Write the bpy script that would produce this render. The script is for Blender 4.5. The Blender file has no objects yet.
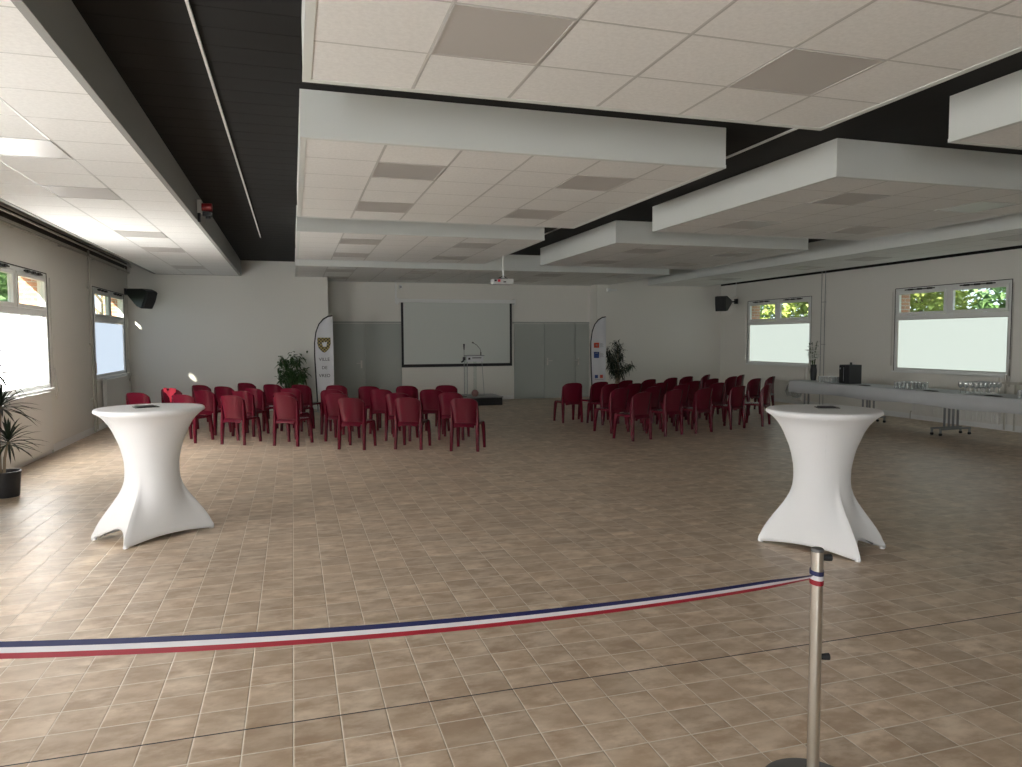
import bpy, bmesh, math, random
from mathutils import Vector, Matrix
PI = math.pi
C = bpy.context.scene.collection
R = math.radians

# ------------------------------------------------------------------ helpers
def new_bm(): return bmesh.new()

def obj(name, bm, mat, parent=None, smooth=False, kind=None, bevel=None):
    me = bpy.data.meshes.new(name)
    bmesh.ops.recalc_face_normals(bm, faces=bm.faces)
    bm.to_mesh(me); bm.free()
    mats = mat if isinstance(mat, (list, tuple)) else [mat]
    for m in mats: me.materials.append(m)
    if smooth:
        for p in me.polygons: p.use_smooth = True
        try: me.set_sharp_from_angle(angle=R(40))
        except Exception: pass
    o = bpy.data.objects.new(name, me); C.objects.link(o)
    if parent: o.parent = parent
    if kind: o['kind'] = kind
    if bevel:
        b = o.modifiers.new('bevel', 'BEVEL'); b.width = bevel; b.segments = 2; b.limit_method = 'ANGLE'
    return o

def box(bm, x0, x1, y0, y1, z0, z1, mi=0, M=None):
    x0, x1 = min(x0, x1), max(x0, x1); y0, y1 = min(y0, y1), max(y0, y1); z0, z1 = min(z0, z1), max(z0, z1)
    co = [(x0,y0,z0),(x1,y0,z0),(x1,y1,z0),(x0,y1,z0),(x0,y0,z1),(x1,y0,z1),(x1,y1,z1),(x0,y1,z1)]
    v = [bm.verts.new((M @ Vector(c)) if M else c) for c in co]
    for f in ((0,3,2,1),(4,5,6,7),(0,1,5,4),(1,2,6,5),(2,3,7,6),(3,0,4,7)):
        bm.faces.new([v[i] for i in f]).material_index = mi

def tube(bm, pts, rad, n=10, mi=0, closed_ends=True):
    pts = [Vector(p) for p in pts]
    rads = rad if isinstance(rad, (list, tuple)) else [rad]*len(pts)
    rings = []; up = None
    for i, p in enumerate(pts):
        t = (pts[min(i+1, len(pts)-1)] - pts[max(i-1, 0)]).normalized()
        if up is None:
            up = Vector((0,0,1)) if abs(t.z) < .9 else Vector((1,0,0))
        a = t.cross(up).normalized(); b = a.cross(t).normalized(); up = b
        rings.append([bm.verts.new(p + (a*math.cos(2*PI*k/n) + b*math.sin(2*PI*k/n))*rads[i]) for k in range(n)])
    for i in range(len(rings)-1):
        for k in range(n):
            bm.faces.new((rings[i][k], rings[i][(k+1)%n], rings[i+1][(k+1)%n], rings[i+1][k])).material_index = mi
    if closed_ends:
        bm.faces.new(rings[0][::-1]).material_index = mi; bm.faces.new(rings[-1]).material_index = mi

def lathe(bm, prof, n=24, center=(0,0,0), mi=0):
    cx, cy, cz = center; rings = []
    for r, z in prof:
        if r < 1e-5: rings.append([bm.verts.new((cx, cy, cz+z))])
        else: rings.append([bm.verts.new((cx+r*math.cos(2*PI*k/n), cy+r*math.sin(2*PI*k/n), cz+z)) for k in range(n)])
    for a, b in zip(rings, rings[1:]):
        for k in range(n):
            k2 = (k+1) % n
            if len(a) == 1 and len(b) == 1: continue
            if len(a) == 1: f = bm.faces.new((a[0], b[k], b[k2]))
            elif len(b) == 1: f = bm.faces.new((a[k], a[k2], b[0]))
            else: f = bm.faces.new((a[k], a[k2], b[k2], b[k]))
            f.material_index = mi

def prism(bm, poly, z0, z1, M=None, mi=0):
    lo = [bm.verts.new((M @ Vector((x,y,z0))) if M else (x,y,z0)) for x, y in poly]
    hi = [bm.verts.new((M @ Vector((x,y,z1))) if M else (x,y,z1)) for x, y in poly]
    n = len(poly)
    bm.faces.new(lo[::-1]).material_index = mi; bm.faces.new(hi).material_index = mi
    for i in range(n): bm.faces.new((lo[i], lo[(i+1)%n], hi[(i+1)%n], hi[i])).material_index = mi

def tag(o, label, cat, group=None, kind=None):
    o['label'] = label; o['category'] = cat
    if group: o['group'] = group
    if kind: o['kind'] = kind
    return o

def thing(name, label, cat, loc=(0,0,0), rz=0, group=None):
    o = bpy.data.objects.new(name, None); C.objects.link(o)
    o.empty_display_size = .1
    o.location = loc; o.rotation_euler = (0,0,rz)
    return tag(o, label, cat, group)

def dup(root, loc, rz, label=None, group=None):
    r = root.copy(); C.objects.link(r); r.location = loc; r.rotation_euler = (0,0,rz)
    if label: r['label'] = label
    if group: r['group'] = group
    for ch in list(root.children):
        c = ch.copy(); C.objects.link(c); c.parent = r
        for g in ch.children:
            d = g.copy(); C.objects.link(d); d.parent = c
    return r

# ------------------------------------------------------------------ materials
def mat(name, col, rough=.6, metal=0, spec=.5, emit=None, estr=0, bump=None, noise=None, trans=0, alpha=None):
    m = bpy.data.materials.new(name); m.use_nodes = True
    nt = m.node_tree; b = nt.nodes['Principled BSDF']
    b.inputs['Base Color'].default_value = (*col, 1); b.inputs['Roughness'].default_value = rough
    b.inputs['Metallic'].default_value = metal; b.inputs['Specular IOR Level'].default_value = spec
    if trans: b.inputs['Transmission Weight'].default_value = trans
    if alpha is not None: b.inputs['Alpha'].default_value = alpha
    if emit:
        b.inputs['Emission Color'].default_value = (*emit, 1); b.inputs['Emission Strength'].default_value = estr
    tc = nt.nodes.new('ShaderNodeTexCoord')
    if noise:   # (scale, amount)
        n = nt.nodes.new('ShaderNodeTexNoise'); n.inputs['Scale'].default_value = noise[0]; n.inputs['Detail'].default_value = 4
        nt.links.new(tc.outputs['Object'], n.inputs['Vector'])
        mx = nt.nodes.new('ShaderNodeMix'); mx.data_type = 'RGBA'
        mx.inputs[6].default_value = (*[c*(1-noise[1]) for c in col], 1); mx.inputs[7].default_value = (*[min(1, c*(1+noise[1])) for c in col], 1)
        nt.links.new(n.outputs['Fac'], mx.inputs[0]); nt.links.new(mx.outputs[2], b.inputs['Base Color'])
    if bump:    # (scale, strength, distance)
        n = nt.nodes.new('ShaderNodeTexNoise'); n.inputs['Scale'].default_value = bump[0]; n.inputs['Detail'].default_value = 5
        nt.links.new(tc.outputs['Object'], n.inputs['Vector'])
        bp = nt.nodes.new('ShaderNodeBump'); bp.inputs['Strength'].default_value = bump[1]; bp.inputs['Distance'].default_value = bump[2]
        nt.links.new(n.outputs['Fac'], bp.inputs['Height']); nt.links.new(bp.outputs['Normal'], b.inputs['Normal'])
    return m

def math_node(nt, op, a, b=None):
    n = nt.nodes.new('ShaderNodeMath'); n.operation = op
    for i, v in enumerate((a, b)):
        if v is None: continue
        if isinstance(v, (int, float)): n.inputs[i].default_value = v
        else: nt.links.new(v, n.inputs[i])
    return n.outputs[0]

def grid_mask(nt, coord, offset, pitch, half):
    """1 within `half` of a line of the grid, else 0 (and the distance)"""
    s = math_node(nt, 'SUBTRACT', coord, offset)
    s = math_node(nt, 'DIVIDE', s, pitch)
    fr = math_node(nt, 'FRACT', s)
    d = math_node(nt, 'SUBTRACT', fr, .5); d = math_node(nt, 'ABSOLUTE', d); d = math_node(nt, 'SUBTRACT', .5, d)
    d = math_node(nt, 'MULTIPLY', d, pitch)
    return math_node(nt, 'LESS_THAN', d, half), d, math_node(nt, 'FLOOR', s)

def floor_material():
    m = bpy.data.materials.new('terracotta beige tiles'); m.use_nodes = True; nt = m.node_tree; L = nt.links
    b = nt.nodes['Principled BSDF']
    tc = nt.nodes.new('ShaderNodeTexCoord'); sp = nt.nodes.new('ShaderNodeSeparateXYZ'); L.new(tc.outputs['Object'], sp.inputs[0])
    mx, dx, ix = grid_mask(nt, sp.outputs[0], -.034, .2, .0022)
    my, dy, iy = grid_mask(nt, sp.outputs[1], 3.193, .2005, .0032)
    g = math_node(nt, 'MAXIMUM', mx, my)
    cv = nt.nodes.new('ShaderNodeCombineXYZ'); L.new(ix, cv.inputs[0]); L.new(iy, cv.inputs[1])
    wn = nt.nodes.new('ShaderNodeTexWhiteNoise'); wn.noise_dimensions = '3D'; L.new(cv.outputs[0], wn.inputs['Vector'])
    # stretched cloudy pattern inside each tile, shifted tile by tile
    sc = nt.nodes.new('ShaderNodeVectorMath'); sc.operation = 'MULTIPLY'; L.new(tc.outputs['Object'], sc.inputs[0]); sc.inputs[1].default_value = (6, 10, 1)
    ad = nt.nodes.new('ShaderNodeVectorMath'); ad.operation = 'MULTIPLY_ADD'; L.new(wn.outputs['Color'], ad.inputs[0]); ad.inputs[1].default_value = (9, 9, 9); L.new(sc.outputs[0], ad.inputs[2])
    n1 = nt.nodes.new('ShaderNodeTexNoise'); n1.inputs['Scale'].default_value = 1.0; n1.inputs['Detail'].default_value = 5; n1.inputs['Roughness'].default_value = .6
    L.new(ad.outputs[0], n1.inputs['Vector'])
    n3 = nt.nodes.new('ShaderNodeTexNoise'); n3.inputs['Scale'].default_value = .45; n3.inputs['Detail'].default_value = 2; L.new(ad.outputs[0], n3.inputs['Vector'])
    def smooth(v, a, b_):
        mr = nt.nodes.new('ShaderNodeMapRange'); mr.interpolation_type = 'SMOOTHSTEP'; L.new(v, mr.inputs[0]); mr.inputs[1].default_value = a; mr.inputs[2].default_value = b_; return mr.outputs[0]
    ma = nt.nodes.new('ShaderNodeMix'); ma.data_type = 'RGBA'; L.new(smooth(n1.outputs['Fac'], .30, .72), ma.inputs[0]); ma.inputs[6].default_value = (.38, .27, .18, 1); ma.inputs[7].default_value = (.70, .585, .465, 1)
    mb = nt.nodes.new('ShaderNodeMix'); mb.data_type = 'RGBA'; L.new(smooth(n3.outputs['Fac'], .35, .65), mb.inputs[0]); mb.inputs[6].default_value = (.46, .35, .25, 1); L.new(ma.outputs[2], mb.inputs[7])
    rp = nt.nodes.new('ShaderNodeMix'); rp.data_type = 'RGBA'; rp.inputs[0].default_value = .55; L.new(ma.outputs[2], rp.inputs[6]); L.new(mb.outputs[2], rp.inputs[7])
    hs = nt.nodes.new('ShaderNodeHueSaturation'); L.new(rp.outputs[2], hs.inputs['Color'])
    L.new(math_node(nt, 'ADD', math_node(nt, 'MULTIPLY', wn.outputs['Value'], .22), .92), hs.inputs['Value'])
    gm = nt.nodes.new('ShaderNodeMix'); gm.data_type = 'RGBA'; L.new(g, gm.inputs[0]); L.new(hs.outputs[0], gm.inputs[6]); gm.inputs[7].default_value = (.74, .68, .60, 1)
    # expansion joint
    j = math_node(nt, 'ABSOLUTE', math_node(nt, 'SUBTRACT', sp.outputs[1], 3.193)); jm = math_node(nt, 'LESS_THAN', j, .0045)
    jx = nt.nodes.new('ShaderNodeMix'); jx.data_type = 'RGBA'; L.new(jm, jx.inputs[0]); L.new(gm.outputs[2], jx.inputs[6]); jx.inputs[7].default_value = (.03, .03, .035, 1)
    L.new(jx.outputs[2], b.inputs['Base Color'])
    # pillowed tile edges
    mn = math_node(nt, 'MINIMUM', dx, dy); hgt = math_node(nt, 'MINIMUM', math_node(nt, 'DIVIDE', mn, .006), 1.0)
    n2 = nt.nodes.new('ShaderNodeTexNoise'); n2.inputs['Scale'].default_value = 9; n2.inputs['Detail'].default_value = 3; L.new(tc.outputs['Object'], n2.inputs['Vector'])
    hh = math_node(nt, 'ADD', hgt, math_node(nt, 'MULTIPLY', n2.outputs['Fac'], .5))
    bp = nt.nodes.new('ShaderNodeBump'); bp.inputs['Strength'].default_value = .8; bp.inputs['Distance'].default_value = .002
    L.new(hh, bp.inputs['Height']); L.new(bp.outputs['Normal'], b.inputs['Normal'])
    b.inputs['Specular IOR Level'].default_value = .5
    L.new(math_node(nt, 'ADD', math_node(nt, 'MULTIPLY', n1.outputs['Fac'], .12), math_node(nt, 'ADD', math_node(nt, 'MULTIPLY', g, .35), .33)), b.inputs['Roughness'])
    return m

def tile_ceiling_material(xo, yo):
    m = bpy.data.materials.new('mineral fibre ceiling tiles'); m.use_nodes = True; nt = m.node_tree; L = nt.links
    b = nt.nodes['Principled BSDF']
    tc = nt.nodes.new('ShaderNodeTexCoord'); sp = nt.nodes.new('ShaderNodeSeparateXYZ'); L.new(tc.outputs['Object'], sp.inputs[0])
    mx, dx, ix = grid_mask(nt, sp.outputs[0], xo, .6, .011)
    my, dy, iy = grid_mask(nt, sp.outputs[1], yo, .6, .0075)
    g = math_node(nt, 'MAXIMUM', mx, my)
    n = nt.nodes.new('ShaderNodeTexNoise'); n.inputs['Scale'].default_value = 38; n.inputs['Detail'].default_value = 6; n.inputs['Roughness'].default_value = .7
    L.new(tc.outputs['Object'], n.inputs['Vector'])
    rp = nt.nodes.new('ShaderNodeValToRGB'); e = rp.color_ramp.elements
    e[0].position = .35; e[0].color = (.80, .80, .785, 1); e[1].position = .62; e[1].color = (.87, .87, .855, 1)
    L.new(n.outputs['Fac'], rp.inputs[0])
    gm = nt.nodes.new('ShaderNodeMix'); gm.data_type = 'RGBA'; L.new(g, gm.inputs[0]); L.new(rp.outputs[0], gm.inputs[6]); gm.inputs[7].default_value = (.56, .56, .54, 1)
    L.new(gm.outputs[2], b.inputs['Base Color'])
    L.new(math_node(nt, 'SUBTRACT', .85, math_node(nt, 'MULTIPLY', g, .5)), b.inputs['Roughness'])
    b.inputs['Specular IOR Level'].default_value = .3
    # T-bars stand proud of the slightly sunk tiles
    hx = math_node(nt, 'MINIMUM', math_node(nt, 'DIVIDE', math_node(nt, 'MINIMUM', dx, dy), .012), 1.0)
    bp = nt.nodes.new('ShaderNodeBump'); bp.inputs['Strength'].default_value = .5; bp.inputs['Distance'].default_value = .004; bp.invert = True
    L.new(hx, bp.inputs['Height']); L.new(bp.outputs['Normal'], b.inputs['Normal'])
    return m

def brick_material():
    m = bpy.data.materials.new('red brick'); m.use_nodes = True; nt = m.node_tree; L = nt.links; b = nt.nodes['Principled BSDF']
    tc = nt.nodes.new('ShaderNodeTexCoord'); sp = nt.nodes.new('ShaderNodeSeparateXYZ'); L.new(tc.outputs['Object'], sp.inputs[0])
    cb = nt.nodes.new('ShaderNodeCombineXYZ'); L.new(math_node(nt, 'ADD', sp.outputs[0], sp.outputs[1]), cb.inputs[0]); L.new(sp.outputs[2], cb.inputs[1])
    br = nt.nodes.new('ShaderNodeTexBrick'); L.new(cb.outputs[0], br.inputs['Vector'])
    br.inputs['Scale'].default_value = 1; br.inputs['Brick Width'].default_value = .22; br.inputs['Row Height'].default_value = .075; br.inputs['Mortar Size'].default_value = .008
    br.inputs['Color1'].default_value = (.42, .19, .12, 1); br.inputs['Color2'].default_value = (.52, .27, .17, 1); br.inputs['Mortar'].default_value = (.5, .46, .4, 1)
    L.new(br.outputs['Color'], b.inputs['Base Color']); b.inputs['Roughness'].default_value = .9
    return m

def glass_material():
    m = bpy.data.materials.new('clear window glass'); m.use_nodes = True; nt = m.node_tree
    nt.nodes.remove(nt.nodes['Principled BSDF'])
    t = nt.nodes.new('ShaderNodeBsdfTransparent'); t.inputs[0].default_value = (.93, .96, .95, 1)
    g = nt.nodes.new('ShaderNodeBsdfGlossy'); g.inputs['Roughness'].default_value = .02
    mx = nt.nodes.new('ShaderNodeMixShader'); mx.inputs[0].default_value = .06
    nt.links.new(t.outputs[0], mx.inputs[1]); nt.links.new(g.outputs[0], mx.inputs[2])
    nt.links.new(mx.outputs[0], nt.nodes['Material Output'].inputs['Surface'])
    return m

def drinking_glass_material():
    m = bpy.data.materials.new('drinking glass'); m.use_nodes = True; nt = m.node_tree
    nt.nodes.remove(nt.nodes['Principled BSDF'])
    t = nt.nodes.new('ShaderNodeBsdfTransparent'); t.inputs[0].default_value = (.9, .92, .92, 1)
    g = nt.nodes.new('ShaderNodeBsdfGlossy'); g.inputs['Roughness'].default_value = .05
    d = nt.nodes.new('ShaderNodeBsdfDiffuse'); d.inputs[0].default_value = (.85, .88, .88, 1)
    lw = nt.nodes.new('ShaderNodeLayerWeight'); lw.inputs['Blend'].default_value = .45
    m1 = nt.nodes.new('ShaderNodeMixShader'); m1.inputs[0].default_value = .45
    nt.links.new(g.outputs[0], m1.inputs[1]); nt.links.new(d.outputs[0], m1.inputs[2])
    mx = nt.nodes.new('ShaderNodeMixShader'); nt.links.new(math_node(nt, 'ADD', math_node(nt, 'MULTIPLY', lw.outputs['Facing'], .7), .33), mx.inputs[0])
    nt.links.new(t.outputs[0], mx.inputs[1]); nt.links.new(m1.outputs[0], mx.inputs[2])
    nt.links.new(mx.outputs[0], nt.nodes['Material Output'].inputs['Surface'])
    return m

M = {}
M['floor'] = floor_material()
M['wall'] = mat('warm white wall paint', (.77, .755, .71), .75, spec=.25, bump=(60, .12, .002))
M['panelpaint'] = mat('grey green door paint', (.40, .425, .40), .55)
M['fascia'] = mat('white fascia board', (.72, .745, .725), .6, spec=.3)
M['fascia_shade'] = mat('fascia board with shade in colour', (.30, .30, .285), .6, spec=.3)  # shade on the left strip's fascia, put into a darker base colour
M['black'] = mat('black painted soffit', (.010, .0098, .0095), .8, spec=.3, bump=(4, .3, .01))
M['brownband'] = mat('dark brown wall band', (.075, .062, .052), .7)
M['frame'] = mat('white painted window frame', (.80, .81, .80), .45)
M['darkseal'] = mat('black rubber seal', (.02, .02, .02), .6)
M['brick'] = brick_material()
M['glass'] = glass_material()
M['frost_l'] = mat('frosted glass lit by morning sun', (.85, .9, .92), .6, emit=(1.0, .99, .95), estr=13.5)
M['frost_mid'] = mat('frosted glass beside the visitor', (.85, .9, .92), .6, emit=(1.0, .98, .95), estr=9)
M['frost_near'] = mat('frosted glass lit by direct sun', (.85, .9, .92), .6, emit=(1.0, .98, .94), estr=9)
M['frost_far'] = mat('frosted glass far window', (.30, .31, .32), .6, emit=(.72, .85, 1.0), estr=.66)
M['rear_fill'] = mat('unseen rear fill glow', (.85, .9, .92), .6, emit=(.93, .97, 1.0), estr=17)  # glow of the unseen rear pane, added for fill
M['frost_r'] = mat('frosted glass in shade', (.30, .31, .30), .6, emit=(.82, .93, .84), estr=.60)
M['lightpanel'] = mat('grey prismatic light diffuser', (.56, .54, .52), .38, spec=.5)
M['metal'] = mat('brushed steel', (.62, .60, .56), .28, metal=1)
M['darkmetal'] = mat('dark grey cast base', (.09, .09, .09), .45)
M['blackp'] = mat('black plastic', (.012, .013, .016), .45)
M['plastic'] = mat('burgundy plastic', (.11, .005, .017), .23, spec=.4)
M['cloth'] = mat('white stretch fabric', (.84, .85, .87), .8, spec=.2, bump=(300, .08, .001))
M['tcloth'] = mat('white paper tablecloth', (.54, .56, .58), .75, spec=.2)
M['greyleg'] = mat('grey painted steel', (.30, .31, .32), .4, metal=.6)
M['screen'] = mat('matt white projection fabric', (.66, .69, .66), .85, spec=.1, bump=(3, .2, .01))
M['rad'] = mat('white radiator enamel', (.74, .73, .70), .4)
M['soil'] = mat('potting soil', (.05, .035, .025), .95)
M['leaf'] = mat('dark green leaves', (.035, .085, .022), .4, noise=(6, .5))
M['leafdark'] = mat('very dark green leaves', (.012, .025, .012), .4, noise=(6, .4))
M['bark'] = mat('pale woody stems', (.30, .24, .17), .8)
M['red'] = mat('red ribbon', (.27, .006, .02), .5)
M['white'] = mat('white ribbon', (.58, .58, .62), .5)
M['blue'] = mat('blue ribbon', (.004, .009, .075), .5)
M['flag'] = mat('white flag polyester', (.68, .69, .72), .7)
M['ink'] = mat('black printed ink', (.02, .02, .022), .6)
M['orange'] = mat('red orange print', (.62, .09, .05), .6)
M['navy'] = mat('navy print', (.03, .07, .25), .6)
M['greyprint'] = mat('grey print', (.35, .36, .38), .6)
M['scarf'] = mat('bright pink red cloth', (.75, .045, .09), .7)
M['dglass'] = drinking_glass_material()
M['pipe'] = mat('painted pipe', (.50, .48, .43), .45)
M['lightgrey'] = mat('light grey projector plastic', (.62, .63, .62), .4)
M['redlamp'] = mat('red lamp housing', (.30, .01, .015), .3)
M['flower'] = mat('white petals', (.85, .85, .80), .6)
M['acrylic'] = drinking_glass_material()
M['grass'] = mat('lawn', (.10, .16, .04), .9, noise=(3, .4))
M['fleaf1'] = mat('tree leaves yellow green', (.46, .54, .16), .6, noise=(2, .5))
M['fleaf2'] = mat('tree leaves mid green', (.21, .36, .15), .6, noise=(2, .5))
M['pinkball'] = mat('dusty pink plastic', (.35, .19, .18), .6)

# ------------------------------------------------------------------ room constants
XL, XR = -3.5, 12.08
YF = -7.0
YL, YB, YR = 17.95, 19.1, 18.6       # left wing, recess, right wing of the back wall
XE1, XE2 = .835, 8.13
ZT, ZS = 3.162, 3.52                  # tile plane, black soffit
WT = .40
ZW0, ZW1 = .97, 2.665                  # window opening heights

# floor and ground
bm = new_bm(); box(bm, XL-WT, XR+WT, YF-WT, YB+WT, -.06, 0); obj('floor', bm, M['floor'], kind='structure')
bm = new_bm(); box(bm, -60, 70, -40, 90, -.25, -.12); obj('ground', bm, M['grass'], kind='structure')

# soffit
bm = new_bm(); box(bm, XL-WT, XR+WT, YF-WT, YB+WT, ZS, ZS+.12)
for i in range(60):      # shallow ribs across the black soffit
    y = 2.2 + i*.28
    box(bm, -1.6, .6, y, y+.012, ZS-.0015, ZS+.01)
obj('ceiling', bm, M['black'], kind='structure')

# walls with openings
winL = [(14.95, 17.5), (9.8, 12.36), (3.55, 6.1), (-.6, 1.96), (-5.6, -2.75)]
winR = [(14.72, 17.27), (9.61, 12.16), (4.5, 7.05), (-.6, 1.95)]
def side_wall(name, xin, sgn, wins, yend):
    def fill(bm, xa, xb, grow):
        ys = YF
        for y0, y1 in sorted(wins):
            box(bm, xa, xb, ys, y0-grow, 0, ZS); box(bm, xa, xb, y0-grow, y1+grow, 0, ZW0-grow); box(bm, xa, xb, y0-grow, y1+grow, ZW1+grow, ZS); ys = y1+grow
        box(bm, xa, xb, ys, yend, 0, ZS)
    bm = new_bm(); fill(bm, xin, xin+sgn*.12, 0); w = obj(name, bm, M['wall'], kind='structure')
    bm = new_bm(); fill(bm, xin+sgn*.121, xin+sgn*WT, .02); obj('brick_facing', bm, M['brick'], w)
side_wall('wall_left', XL, -1, winL, YB)
side_wall('wall_right', XR, 1, winR, YB+.2)
bm = new_bm(); box(bm, XL-WT, XR+WT, YF-.2, YF, 0, ZS); obj('wall_rear', bm, M['wall'], kind='structure')
bm = new_bm(); box(bm, XL, -2.96, YL, YB+.2, 0, ZS); box(bm, -2.96, -1.11, YL, YB+.2, 0, ZT+.02); box(bm, -1.11, .09, YL, YB+.2, 0, ZS); box(bm, .09, XE1, YL, YB+.2, 0, ZT+.02)
obj('wall_back_left', bm, M['wall'], kind='structure')
bm = new_bm(); box(bm, XE2, XR, YR, YB+.2, 0, ZS); obj('wall_back_right', bm, M['wall'], kind='structure')
bm = new_bm(); box(bm, XE1, XE2, YB, YB+.2, 0, ZS); obj('wall_back', bm, M['wall'], kind='structure')

# dark bands where the walls meet the soffit
bm = new_bm(); box(bm, XR-.006, XR, YF, YR, 3.185, ZS); obj('trim_8', bm, M['black'], kind='structure')
bm = new_bm(); box(bm, XL, XL+.006, YF, YL, 3.25, ZS); obj('trim_9', bm, M['brownband'], kind='structure')
# baseboards
bm = new_bm(); box(bm, XL, XL+.018, YF, YL, 0, .11); box(bm, XL+.018, XL+.021, YF, YL, .0, .1); obj('baseboard_left', bm, M['frame'], kind='structure')
bm = new_bm(); box(bm, XR-.018, XR, YF, YR, 0, .11); obj('baseboard_right', bm, M['frame'], kind='structure')
bm = new_bm(); box(bm, XL+.03, XE1, YL-.018, YL, 0, .11); box(bm, XE2, XR-.03, YR-.018, YR, 0, .11); box(bm, 2.76, 5.84, YB-.018, YB, 0, .11)
obj('baseboard_back', bm, M['frame'], kind='structure')

# ------------------------------------------------------------------ ceiling islands
def island(x0, x1, y0, y1, xo, yo, name='ceiling', fm='fascia'):
    root = bpy.data.objects.new(name, None); C.objects.link(root); root['kind'] = 'structure'
    root.location = (x0, y0, ZT); root.empty_display_size = .1
    w, d = x1-x0, y1-y0
    key = (round((xo-x0) % .6, 3), round((yo-y0) % .6, 3))
    if key not in GM: GM[key] = tile_ceiling_material(*key)
    bm = new_bm(); box(bm, .02, w-.02, .02, d-.02, 0.004, .03); obj('tile_grid', bm, GM[key], root)
    bm = new_bm(); H = ZS-ZT-.006
    box(bm, 0, .02, 0, d, 0, H); box(bm, w-.02, w, 0, d, 0, H); box(bm, .02, w-.02, 0, .02, 0, H); box(bm, .02, w-.02, d-.02, d, 0, H)
    # thin L trim round the lower edge
    for a in ((-.003, 0, -.003, d+.003), (w, w+.003, -.003, d+.003), (0, w, -.003, 0), (0, w, d, d+.003)):
        box(bm, *a, 0, .028)
    for a in ((.02, .045, .02, d-.02), (w-.045, w-.02, .02, d-.02), (.045, w-.045, .02, .045), (.045, w-.045, d-.045, d-.02)):
        box(bm, *a, 0, .004)
    obj('fascia', bm, M[fm], root)
    return root
GM = {}
YB0 = [-3.95, .85, 5.65, 10.45, 15.25]
for y in YB0[:4]:
    island(.09, 3.70, y, y+3.6, .724, y)
    island(4.885, 8.485, y, y+3.6, 5.53, y)
island(.09, 8.50, 15.25, YB-.01, .724, 15.25)
island(-2.95, -1.11, YF+.01, YL-.01, -1.70, .85, fm='fascia_shade')
island(9.69, 11.48, YF+.01, YR-.01, 10.29, .85)

# unlit light panels
def light_panel(x, y, label):
    t = thing('ceiling_light', label, 'ceiling light', (x, y, ZT), 0)
    bm = new_bm()
    box(bm, .008, .592, .008, .592, .0025, .0038)
    obj('diffuser', bm, M['lightpanel'], t)
    bm = new_bm()
    for a in ((.004, .596, .004, .016), (.004, .596, .584, .596), (.004, .016, .016, .584), (.584, .596, .016, .584)): box(bm, *a, -.001, .0038)
    obj('frame', bm, M['lightpanel'], t)
rown = {.85: 'nearest row', 5.65: 'second row', 10.45: 'third row', 15.25: 'last row'}
for y0 in YB0[1:]:
    for name, xs in (('centre', ((.724, 'left'), (2.524, 'right'))), ('right hand', ((5.53, 'left'), (7.33, 'right')))):
        for xx, sd in xs:
            for k, pos in ((1, 'front'), (4, 'rear')):
                if y0 == .85 and (k == 1 or name != 'centre'): continue
                if y0 == 15.25 and xx > 4 and sd == 'right' and k == 4: continue
                light_panel(xx, y0+.6*k, 'unlit grey light panel, %s %s in the %s island, %s' % (pos, sd, name, rown[y0]))
for y0, nm in ((5.65, 'nearest'), (10.45, 'middle'), (15.25, 'farthest')):
    for k, pos in ((1, 'front'), (4, 'rear')):
        if y0 == 15.25 and k == 4: continue
        light_panel(-2.30, y0+.6*k, 'unlit grey light panel in the left ceiling strip, %s one of its %s pair' % (pos, nm))
        light_panel(10.29, y0+.6*k, 'unlit grey light panel in the right ceiling strip, %s one of its %s pair' % (pos, nm))

# white rails in the black channels
for n, x, ya, yb in ((1, -.51, -6, 13.8), (2, 4.30, -6, 13.8)):
    bm = new_bm(); box(bm, x-.008, x+.008, ya, yb, ZS-.02, ZS-.001); obj('trim_%d' % n, bm, M['frame'], kind='structure')

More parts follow.
